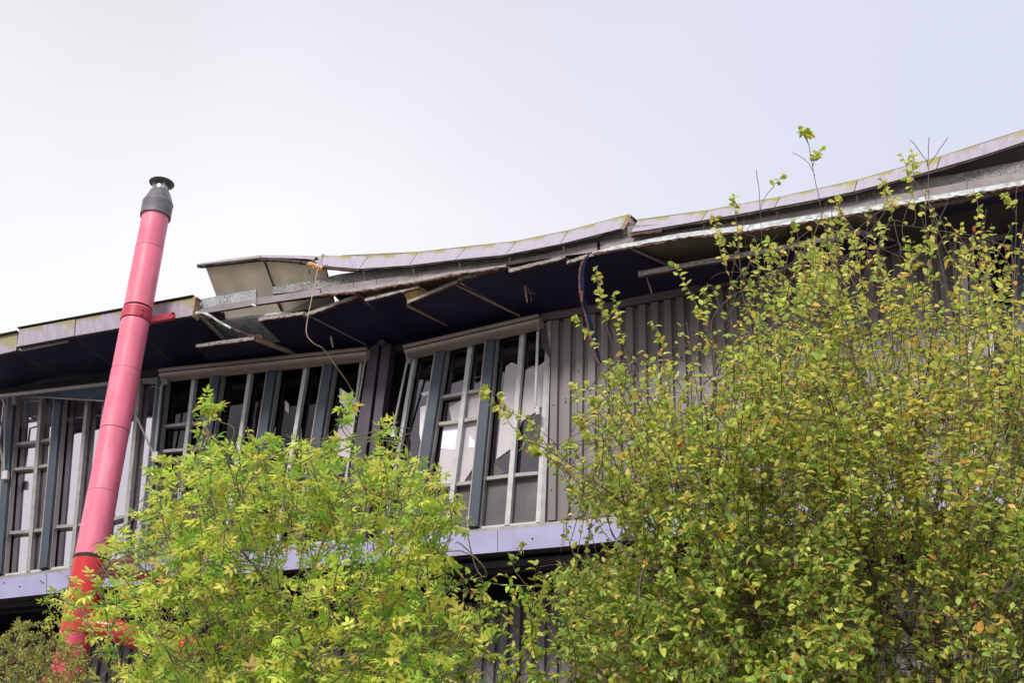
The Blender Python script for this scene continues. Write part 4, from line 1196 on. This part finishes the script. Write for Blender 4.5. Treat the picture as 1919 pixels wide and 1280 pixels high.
def rel_up(rl):
    return (rl @ UPV) / (rl @ FW)
def tree(name, label, cat, poly, roots, natt, d0, d1, kind, lsize, nleaf, palette, pw, bark, dens=None, shoots=(), trunk_r=.07, step=.085,
         kill=.17, twig_max=26, seed=3, leafdens=None, group=None, rmin=.0034, droop=.5, nlimb=14, whips=None, origin=None, gap=.0, low_green=0):
    r_ = np.random.default_rng(seed)
    att = sample_crown(poly, natt, d0, d1, dens)
    P, par = colonize(roots, att, step=step, kill=kill, seed=seed)
    P = list(P); par = list(par)
    nshoot0 = len(P)
    whip_nodes = []
    if whips:
        nw, l0, l1, upw = whips
        tips = sample_crown(poly, nw * 3, d0, d1, dens)
        r_.shuffle(tips)
        base_P = np.array(P)
        k_ = 0
        for tp in tips:
            if k_ >= nw: break
            nz = mnoise.noise(Vector(tp * 1.35 + seed))
            if nz < gap: continue
            dv = tp - origin; dv /= np.linalg.norm(dv)
            dv = dv * .8 + np.array([0, 0, upw]) + r_.normal(0, .30, 3); dv /= np.linalg.norm(dv)
            Lw = r_.uniform(l0, l1)
            b0 = tp - dv * Lw
            i0 = int(np.linalg.norm(base_P - b0, axis=1).argmin())
            q0 = base_P[i0]
            if np.linalg.norm(q0 - b0) > .7: continue
            side = r_.normal(0, .07, 3) * Lw
            k_ += 1
            m1 = q0 * .45 + b0 * .55
            pts = [q0, m1, b0 + (tp - b0) * .35 + side, b0 + (tp - b0) * .7 + side * .6, tp]
            cv = smoothline(pts, 3)[1:]
            prev = i0
            for j, q in enumerate(cv):
                P.append(q); par.append(prev); prev = len(P) - 1
                if j >= 4: whip_nodes.append(prev)
    # long bare shoots standing above the crown: joined to the nearest node
    PA = np.array(P)
    bare = set(); tipl = []
    for (pts, d, lf) in shoots:
        L = [X(u, v, d) for u, v in pts]
        i0 = int(np.linalg.norm(PA - L[0], axis=1).argmin()) if not isinstance(lf, tuple) else lf[0]
        prev = i0
        L = smoothline([P[i0]] + L, 6)[1:]
        for k, q in enumerate(L):
            P.append(np.asarray(q) + r_.normal(0, .004, 3)); par.append(prev); prev = len(P) - 1
            bare.add(prev)
            if lf and k > len(L) * .45: tipl.append(prev)
        PA = np.array(P)
    P = np.array(P); par = np.array(par); n = len(P)
    # descendant counts (tips)
    kids = np.bincount(par[par >= 0], minlength=n)
    cnt = np.zeros(n); order = range(n - 1, -1, -1)
    for i in order:
        if kids[i] == 0: cnt[i] = 1
        if par[i] >= 0: cnt[par[i]] += cnt[i]
    rad = np.maximum(rmin, trunk_r * (cnt / cnt.max()) ** .52)
    # taper toward tips: distance to the tip
    # chains
    childs = [[] for _ in range(n)]
    for i in range(n):
        if par[i] >= 0: childs[par[i]].append(i)
    chains = []
    stack = [(i, -1) for i in range(n) if par[i] < 0]
    while stack:
        i, pr = stack.pop()
        ch = [pr, i] if pr >= 0 else [i]
        while childs[i]:
            cs_ = sorted(childs[i], key=lambda c: -cnt[c])
            for c in cs_[1:]: stack.append((c, i))
            i = cs_[0]; ch.append(i)
        chains.append(ch)
    root_loc = np.array(roots['P'][0]); root_loc = np.array([root_loc[0], root_loc[1], 0.0])
    T = thing(name, root_loc, label, cat, group)
    chains.sort(key=lambda c: -rad[c[min(1, len(c) - 1)]] * len(c))
    def chain_mesh(ch, seg):
        R_ = rad[ch].copy()
        if len(ch) > 1: R_[0] = min(R_[0], R_[1] * 1.3)
        # smooth positions slightly
        Q = P[ch].copy()
        if len(Q) > 4:
            Q[1:-1] = (Q[:-2] + 2 * Q[1:-1] + Q[2:]) / 4
        R_[-1] *= .5
        return tube(Q, R_, seg)
    nroot = sum(1 for i in range(n) if par[i] < 0)
    big = [c for c in chains if len(c) > 1]
    for k, ch in enumerate(big[:nlimb]):
        V, F = chain_mesh(ch, 8)
        isr = par[ch[0]] < 0 and k < 3
        obj('trunk' if isr else 'limb', V, F, bark, T, smooth=True)
    mb = MB()
    for ch in big[nlimb:]:
        V, F = chain_mesh(ch, 4 if rad[ch[1]] < .008 else 6)
        mb.add(V, F)
    mb.build('twigs', bark, T, kind='stuff', smooth=True)
    # leaves
    thin = np.array([i for i in range(n) if cnt[i] <= twig_max and par[i] >= 0 and (i not in bare)] )
    if whips:
        thin = np.array([i for i in whip_nodes])
    wgt = np.ones(len(thin))
    if leafdens is not None:
        rel = P[thin] - CAM
        zc = rel @ FW; uu = 959.5 + FPX * (rel @ RTV) / zc; vv = 640 - FPX * (rel @ UPV) / zc
        wgt = leafdens(uu, vv)
    if whips: wgt = wgt * np.exp(r_.normal(0, .35, len(thin)))
    wgt = wgt * np.where(cnt[thin] <= 3, 1.6, 1.0)
    pick = r_.choice(thin, nleaf, p=wgt / wgt.sum())
    if tipl:
        pick = np.concatenate([pick, r_.choice(np.array(tipl), int(len(tipl) * 2.6))])
    nl = len(pick)
    tdir = P[pick] - P[par[pick]]; tdir /= np.linalg.norm(tdir, axis=1)[:, None] + 1e-9
    rnd = r_.normal(0, 1, (nl, 3)); rnd -= tdir * (rnd * tdir).sum(1)[:, None]
    rnd /= np.linalg.norm(rnd, axis=1)[:, None] + 1e-9
    dr = tdir * .55 + rnd * .9; dr[:, 2] -= droop * r_.random(nl) * 1.3; dr[:, 2] += .12
    org = P[par[pick]] + (P[pick] - P[par[pick]]) * r_.random(nl)[:, None] + rnd * .004
    upv = np.tile([0, 0, 1.0], (nl, 1)) + r_.normal(0, .45, (nl, 3)) + rnd * .25
    Fm = frames(dr, upv)
    size = lsize * np.clip(r_.normal(1, .2, nl), .5, 1.45)
    V0, F0 = leaf_shape(kind)
    nv = len(V0)
    col_i = r_.choice(len(palette), nl, p=np.array(pw) / sum(pw))
    if low_green:                       # the lower crown has hardly turned: more of its leaves are green
        rl = org - CAM; vl = 640 - FPX * (rel_up(rl))
        g_ = r_.random(nl) < np.clip((vl - 820) / 420, 0, .62)
        col_i = np.where(g_ & (col_i < 4), r_.choice([0, 5, 1], nl, p=[.5, .33, .17]), col_i)
    colr = np.array(palette)[col_i] * np.clip(r_.normal(1, .16, (nl, 1)), .6, 1.5) * np.clip(r_.normal(1, .07, (nl, 3)), .8, 1.2)
    curl = r_.uniform(.3, 2.0, nl)
    def geom(idx):
        VV = np.tile(V0, (len(idx), 1, 1)); VV[:, :, 2] *= curl[idx][:, None]
        VV = np.einsum('nij,nvj->nvi', Fm[idx], VV * size[idx][:, None, None])
        return VV
    # nearest / largest ~300 in view become parts
    rel = org - CAM; zc = rel @ FW
    uu = 959.5 + FPX * (rel @ RTV) / zc; vv = 640 - FPX * (rel @ UPV) / zc
    inv = (uu > 5) & (uu < 1914) & (vv > 5) & (vv < 1275)
    score = np.where(inv, size / zc, -1)
    if kind != 'tiny':
        single = np.argsort(-score)[:300]
    else:
        single = np.array([], int)
    rest = np.setdiff1d(np.arange(nl), single)
    VV = geom(rest) + org[rest][:, None, :]
    c = VV.reshape(-1, 3).mean(0)
    Fa = [f for f in F0]
    me = bpy.data.meshes.new('foliage')
    nf = len(Fa); lens = np.array([len(f) for f in Fa]); flat = np.concatenate([np.array(f) for f in Fa])
    N_ = len(rest)
    me.vertices.add(N_ * nv); me.vertices.foreach_set('co', (VV.reshape(-1, 3) - c).ravel())
    me.loops.add(N_ * len(flat))
    me.loops.foreach_set('vertex_index', (flat[None] + (np.arange(N_) * nv)[:, None]).ravel())
    me.polygons.add(N_ * nf)
    ls = np.concatenate([[0], np.cumsum(lens)[:-1]])
    me.polygons.foreach_set('loop_start', (ls[None] + (np.arange(N_) * len(flat))[:, None]).ravel())
    me.polygons.foreach_set('loop_total', np.tile(lens, N_))
    me.polygons.foreach_set('use_smooth', np.ones(N_ * nf, bool))
    me.update()
    def paint(me_, cols, reps):
        a = me_.color_attributes.new('tone', 'FLOAT_COLOR', 'POINT')
        cc = np.ones((len(cols) * reps, 4), np.float32); cc[:, :3] = np.clip(np.repeat(cols, reps, 0), 0, 1)
        a.data.foreach_set('color', cc.ravel())
    paint(me, colr[rest], nv)
    me.materials.append(LEAF)
    fo = bpy.data.objects.new('foliage', me); COL.objects.link(fo); fo.parent = T; fo.location = Vector(c - root_loc)
    fo['kind'] = 'stuff'
    # shared leaf meshes for the single leaves
    var = []
    for k in range(16):
        me2 = bpy.data.meshes.new('leaf'); Vk = V0.copy(); Vk[:, 2] *= r_.uniform(.4, 1.9)
        me2.from_pydata(Vk.tolist(), [], F0)
        me2.polygons.foreach_set('use_smooth', [True] * len(F0))
        ck = np.array(palette)[r_.choice(len(palette), p=np.array(pw) / sum(pw))] * r_.uniform(.75, 1.3)
        paint(me2, ck[None], nv); me2.materials.append(LEAF); var.append(me2)
    for i in single:
        o = bpy.data.objects.new('leaf', var[int(r_.integers(16))]); COL.objects.link(o); o.parent = T
        q = Fm[i] * size[i]
        o.matrix_local = Matrix(((q[0, 0], q[0, 1], q[0, 2], org[i][0] - root_loc[0]), (q[1, 0], q[1, 1], q[1, 2], org[i][1] - root_loc[1]),
                                 (q[2, 0], q[2, 1], q[2, 2], org[i][2]), (0, 0, 0, 1)))
    print(name, 'nodes', n, 'leaves', nl)
    return T

def stems(lines, step=.12):
    """hand-laid main stems, first point on the ground; shared first node when 'base' repeats"""
    P = []; par = []
    for L in lines:
        Q = smoothline([np.asarray(p, float) for p in L], 10)
        start = -1
        if P:
            dd = np.linalg.norm(np.array(P) - Q[0], axis=1)
            if dd.min() < .02: start = int(dd.argmin()); Q = Q[1:]
        acc = 0; prev = start; last = P[start] if start >= 0 else None
        for q in Q:
            if last is not None and np.linalg.norm(q - last) < step: continue
            P.append(np.array(q)); par.append(prev); prev = len(P) - 1; last = q
    return dict(P=P, par=par)
def G(u, v, d):
    """ground point under a surveyed point"""
    p = X(u, v, d).copy(); p[2] = 0; return p

# --- cherry plum trees, right
PAL_R = [(.38, .51, .085), (.58, .63, .11), (.76, .72, .17), (.90, .68, .14), (.88, .50, .12), (.24, .37, .07), (.55, .16, .05)]
PW_R = [24, 34, 22, 7, 1.6, 7, .25]
POLY_R1 = [(975, 790), (1040, 815), (1070, 850), (1100, 850), (1070, 720), (1100, 700), (1160, 740), (1105, 680), (1150, 640), (1190, 640), (1250, 650), (1270, 600), (1300, 540), (1335, 440), (1380, 400), (1430, 410), (1500, 400), (1560, 380), (1600, 480), (1620, 800), (1640, 1480),
           (1020, 1480), (1030, 1290), (1060, 1210), (1010, 1180), (1060, 1140), (1010, 1110), (990, 1060), (1080, 1040), (1150, 1010), (1130, 960), (1060, 905), (990, 850)]
POLY_R2 = [(1500, 400), (1540, 360), (1600, 350), (1660, 310), (1730, 310), (1775, 370), (1830, 390), (1900, 380), (1990, 480), (2070, 620), (2080, 1480), (1480, 1480), (1460, 900), (1480, 600)]
b1 = G(1440, 1280, 7.0)
b1t = X(1425, 1240, 7.0)
R1 = stems([
    [b1, b1t - Z_AX * 1.2, b1t, X(1408, 1130, 7.0), X(1370, 1040, 7.1), X(1345, 985, 7.2)],
    [X(1408, 1130, 7.0), X(1330, 1060, 7.3), X(1240, 1000, 7.6), X(1150, 930, 7.9), X(1085, 880, 8.0), X(1010, 835, 8.1)],
    [X(1370, 1040, 7.1), X(1280, 930, 6.9), X(1230, 820, 6.8), X(1190, 720, 6.8), X(1150, 620, 6.8)],
    [X(1370, 1040, 7.1), X(1430, 960, 6.6), X(1450, 820, 6.4), X(1455, 690, 6.3), X(1440, 560, 6.2)],
    [X(1345, 985, 7.2), X(1320, 860, 7.6), X(1340, 720, 7.8), X(1330, 600, 7.9)],
    [b1t - Z_AX * 1.2, X(1500, 1290, 6.2), X(1560, 1150, 6.0), X(1540, 980, 5.9), X(1500, 800, 6.0)],
    [b1t, X(1330, 1210, 6.2), X(1230, 1170, 5.9), X(1120, 1120, 5.8)],
    [b1t - Z_AX * 1.2, X(1330, 1330, 6.0), X(1200, 1290, 5.7), X(1100, 1230, 5.6)],
], .1)
b2 = G(1740, 1280, 6.4)
b2t = X(1765, 1240, 6.4)
R2 = stems([
    [b2, b2t - Z_AX * 1.4, b2t, X(1750, 1140, 6.4), X(1715, 1010, 6.5), X(1690, 900, 6.6), X(1640, 780, 6.7), X(1590, 640, 6.8), X(1560, 520, 6.8)],
    [X(1715, 1010, 6.5), X(1760, 930, 6.2), X(1785, 800, 6.0), X(1810, 660, 6.0), X(1820, 560, 6.0)],
    [X(1750, 1140, 6.4), X(1850, 1060, 6.0), X(1895, 900, 5.8), X(1905, 700, 5.8), X(1900, 480, 5.8)],
    [b2t, X(1660, 1130, 7.3), X(1600, 960, 7.6), X(1560, 800, 7.8)],
    [b2t - Z_AX * 1.4, X(1900, 1290, 5.4), X(1990, 1150, 5.2), X(2020, 950, 5.2)],
    [X(1690, 900, 6.6), X(1720, 780, 6.9), X(1750, 620, 7.0), X(1742, 500, 7.0)],
], .1)
def dens_r(u, v):
    top = np.interp(u, [900, 1060, 1120, 1300, 1400, 1560, 1700, 1900, 2080], [760, 620, 560, 520, 400, 350, 310, 380, 480])
    return np.clip(.30 + (v - top) / 560.0, .27, 1.0)
SH1 = [([(1440, 560), (1430, 470), (1425, 390), (1450, 348)], 6.2, 0), ([(1425, 390), (1420, 340), (1418, 318)], 6.2, 0), ([(1450, 348), (1470, 326)], 6.2, 1),
       ([(1392, 560), (1385, 470), (1378, 400), (1375, 365)], 6.6, 1), ([(1340, 640), (1300, 560), (1262, 497)], 7.2, 1), ([(1145, 640), (1128, 560), (1118, 500)], 6.8, 1),
       ([(1085, 800), (1082, 760), (1076, 715)], 7.2, 1), ([(1040, 830), (990, 790), (930, 760), (905, 728)], 8.0, 1),
       ([(1085, 905), (1020, 850), (960, 800), (930, 740)], 7.9, 1), ([(1060, 880), (1010, 815), (985, 780)], 7.9, 1), ([(1150, 935), (1090, 890), (1030, 860), (975, 835)], 7.9, 1), ([(1120, 920), (1080, 850), (1060, 825)], 7.8, 1),
       ([(1180, 960), (1120, 850), (1090, 800), (1082, 775)], 7.6, 1), ([(1000, 1110), (960, 1060), (985, 1020)], 7.4, 1), ([(1165, 720), (1120, 650), (1085, 605), (1075, 598)], 6.9, 1), ([(1130, 640), (1125, 560), (1113, 500)], 6.9, 1),
       ([(1180, 700), (1160, 600), (1150, 545)], 6.9, 1), ([(1250, 720), (1240, 640), (1222, 600)], 6.9, 1), ([(1330, 640), (1325, 570), (1320, 535)], 7.3, 1), ([(1380, 560), (1350, 470), (1340, 405)], 7.0, 1)]
SH2 = [([(1590, 640), (1560, 500), (1540, 400), (1524, 318), (1515, 270), (1500, 240)], 6.8, 0), ([(1526, 325), (1510, 300), (1484, 285)], 6.8, 0), ([(1524, 310), (1530, 290), (1545, 276)], 6.8, 1),
       ([(1515, 270), (1506, 250), (1494, 238)], 6.8, 1), ([(1512, 262), (1512, 248), (1520, 252)], 6.8, 1),
       ([(1790, 620), (1760, 480), (1742, 380), (1739, 310)], 6.4, 0), ([(1739, 310), (1740, 280), (1741, 255)], 6.4, 0), ([(1739, 308), (1725, 285), (1707, 262)], 6.4, 0),
       ([(1740, 308), (1758, 285), (1777, 256)], 6.4, 0), ([(1690, 470), (1665, 380), (1650, 330)], 6.9, 1), ([(1715, 420), (1708, 350), (1690, 290)], 6.8, 1), ([(1712, 350), (1711, 310), (1710, 285)], 6.8, 1),
       ([(1832, 560), (1825, 470), (1832, 390), (1824, 352)], 5.9, 1), ([(1905, 560), (1903, 460), (1904, 400), (1906, 345)], 5.8, 0), ([(1903, 400), (1893, 380), (1880, 365)], 5.8, 1),
       ([(1600, 480), (1575, 400), (1568, 365)], 6.9, 1), ([(1870, 640), (1880, 560), (1884, 490)], 5.7, 1)]
tree('cherry_plum_tree', 'broad yellow green tree whose lowest branches reach left toward the windows beside the ribbed cladding', 'tree', POLY_R1, R1, 1300, 5.3, 8.6, 'oval', .055, 40000, PAL_R, PW_R, MT['bark_r'],
     dens=dens_r, shoots=SH1, trunk_r=.058, kill=.22, step=.12, seed=5, whips=(1600, .4, 1.0, .22), origin=X(1400, 1260, 7.0), gap=-.05, low_green=1, leafdens=lambda u, v: np.clip(dens_r(u, v), .3, 1) ** 1.1, group='yellow green trees in front of the wall')
tree('cherry_plum_tree', 'tall yellowing tree at the right edge with bare forked shoots above the roof line', 'tree', POLY_R2, R2, 1100, 4.8, 8.2, 'oval', .054, 35000, PAL_R, [18, 32, 28, 11, 2.2, 5, .3], MT['bark_r'],
     dens=dens_r, shoots=SH2, trunk_r=.058, kill=.22, step=.12, seed=9, whips=(1450, .45, 1.1, .45), origin=X(1745, 1350, 6.5), gap=-.05, low_green=1, leafdens=lambda u, v: np.clip(dens_r(u, v), .3, 1) ** 1.1, group='yellow green trees in front of the wall')

# --- elder-like shrub, left of centre
POLY_L = [(60, 1140), (110, 1075), (150, 1050), (195, 995), (240, 965), (260, 925), (290, 905), (300, 845), (345, 850), (350, 790), (362, 742), (395, 748), (420, 790), (455, 790), (480, 772), (520, 800),
          (560, 800), (590, 812), (640, 785), (655, 810), (690, 805), (760, 780), (785, 800), (795, 860), (845, 872), (835, 905), (885, 935), (870, 965), (840, 985), (870, 1040), (930, 1080), (900, 1120),
          (900, 1150), (940, 1200), (985, 1250), (1000, 1480), (140, 1480), (170, 1280), (240, 1240), (150, 1150)]
bl = G(600, 1280, 7.4)
blt = X(600, 1330, 7.4)
RL = stems([
    [bl, blt - Z_AX * 1.0, X(585, 1200, 7.3), X(590, 1060, 7.3), X(640, 930, 7.2), X(668, 860, 7.1)],
    [X(585, 1200, 7.3), X(500, 1090, 7.6), X(430, 1000, 7.8), X(400, 900, 7.9), X(385, 800, 7.9)],
    [X(590, 1060, 7.3), X(530, 960, 7.7), X(500, 880, 7.8)],
    [blt - Z_AX * 1.0, X(690, 1230, 6.7), X(740, 1080, 6.5), X(760, 950, 6.4), X(770, 850, 6.4)],
    [blt - Z_AX * 1.0, X(430, 1280, 6.6), X(330, 1150, 6.4), X(260, 1060, 6.4), X(220, 1010, 6.4)],
    [X(430, 1280, 6.6), X(300, 1220, 6.1), X(190, 1160, 6.0), X(110, 1110, 6.0)],
    [X(690, 1230, 6.7), X(800, 1150, 6.4), X(860, 1090, 6.2), X(920, 1085, 6.2)],
    [X(740, 1080, 6.5), X(810, 1000, 6.2), X(880, 940, 6.1)],
    [blt, X(560, 1180, 8.1), X(470, 1000, 8.3), X(450, 880, 8.4)],
], .1)
PAL_L = [(.28, .50, .06), (.47, .66, .08), (.66, .72, .11), (.86, .76, .15), (.14, .31, .06), (.78, .50, .14)]
def dens_l(u, v):
    edge = np.clip((970 - np.asarray(u)) / 180.0, .15, 1.0)
    u = np.asarray(u); v = np.asarray(v)
    f = np.where(v > 1000, edge * 1.1, np.clip(.4 + (v - 740) / 230.0, .4, 1.0))
    return f * np.where((u < 235) & (v > 1030), .62, 1.0) * np.where((u >= 150) & (u < 385) & (v > 1140) & (v < 1250), .62, 1.0)
tree('elder_shrub', 'bright green and yellow shrub with pointed leaflets in front of the middle windows', 'shrub', POLY_L, RL, 1200, 5.6, 8.8, 'pinnate', .13, 10500, PAL_L, [15, 30, 33, 13, 5, 3], MT['bark_g'],
     dens=dens_l, trunk_r=.034, kill=.2, step=.12, seed=11, whips=(1050, .3, .7, .35), origin=X(600, 1450, 7.3), gap=-.10, shoots=[([(870, 1085), (930, 1095), (1000, 1100)], 6.2, 0), ([(390, 800), (400, 765), (375, 742)], 7.9, 1), ([(830, 1160), (900, 1150), (925, 1135)], 6.3, 0), ([(640, 800), (652, 780), (645, 762)], 7.2, 1),
     ([(820, 1200), (880, 1215), (930, 1235)], 6.3, 0), ([(300, 1230), (230, 1200), (160, 1165)], 6.0, 0)], leafdens=dens_l, rmin=.0042)

# --- small-leaved shrub in the lower left corner
POLY_S = [(-80, 1215), (0, 1205), (25, 1165), (35, 1150), (48, 1200), (75, 1215), (85, 1150), (95, 1215), (140, 1195), (170, 1240), (175, 1480), (-80, 1480)]
bs = G(60, 1280, 6.2)
RS = stems([[bs, X(60, 1420, 6.2), X(40, 1330, 6.2), X(30, 1230, 6.2), X(36, 1160, 6.2)], [X(60, 1420, 6.2), X(100, 1320, 6.1), X(90, 1220, 6.1)], [X(60, 1420, 6.2), X(-20, 1330, 6.1), X(-50, 1240, 6.1)],
            [X(60, 1420, 6.2), X(140, 1330, 6.3), X(150, 1240, 6.3)]], .1)
PAL_S = [(.40, .48, .10), (.58, .54, .12), (.46, .30, .10), (.25, .34, .08)]
tree('cotoneaster_shrub', 'olive brown small leaved shrub in the lower left corner', 'shrub', POLY_S, RS, 1800, 5.6, 6.9, 'tiny', .042, 15000, PAL_S, [4, 3, 2, 3], MT['bark_r'], trunk_r=.03, kill=.07, step=.05, seed=13, droop=.2, nlimb=5)
# tangle of thin bare stems between shrub and tree belongs to the shrub's lower right side: a leggy bramble
POLY_T = [(800, 1110), (880, 1060), (960, 1090), (1040, 1130), (1060, 1290), (1060, 1480), (760, 1480), (780, 1250)]
bt_ = G(880, 1280, 6.9)
RT = stems([[bt_, X(880, 1400, 6.9), X(870, 1280, 6.9), X(900, 1160, 6.9)], [X(880, 1400, 6.9), X(960, 1290, 6.8), X(1000, 1180, 6.8)], [X(880, 1400, 6.9), X(800, 1290, 7.1), X(820, 1190, 7.1)]], .1)
tree('leggy_bramble', 'thin half bare shrub of tangled reddish twigs between the green shrub and the tree', 'shrub', POLY_T, RT, 1100, 6.2, 7.6, 'oval', .055, 2000, PAL_L, [20, 30, 20, 8, 10, 2], MT['bark_r'], trunk_r=.025, kill=.12, seed=17, nlimb=6)
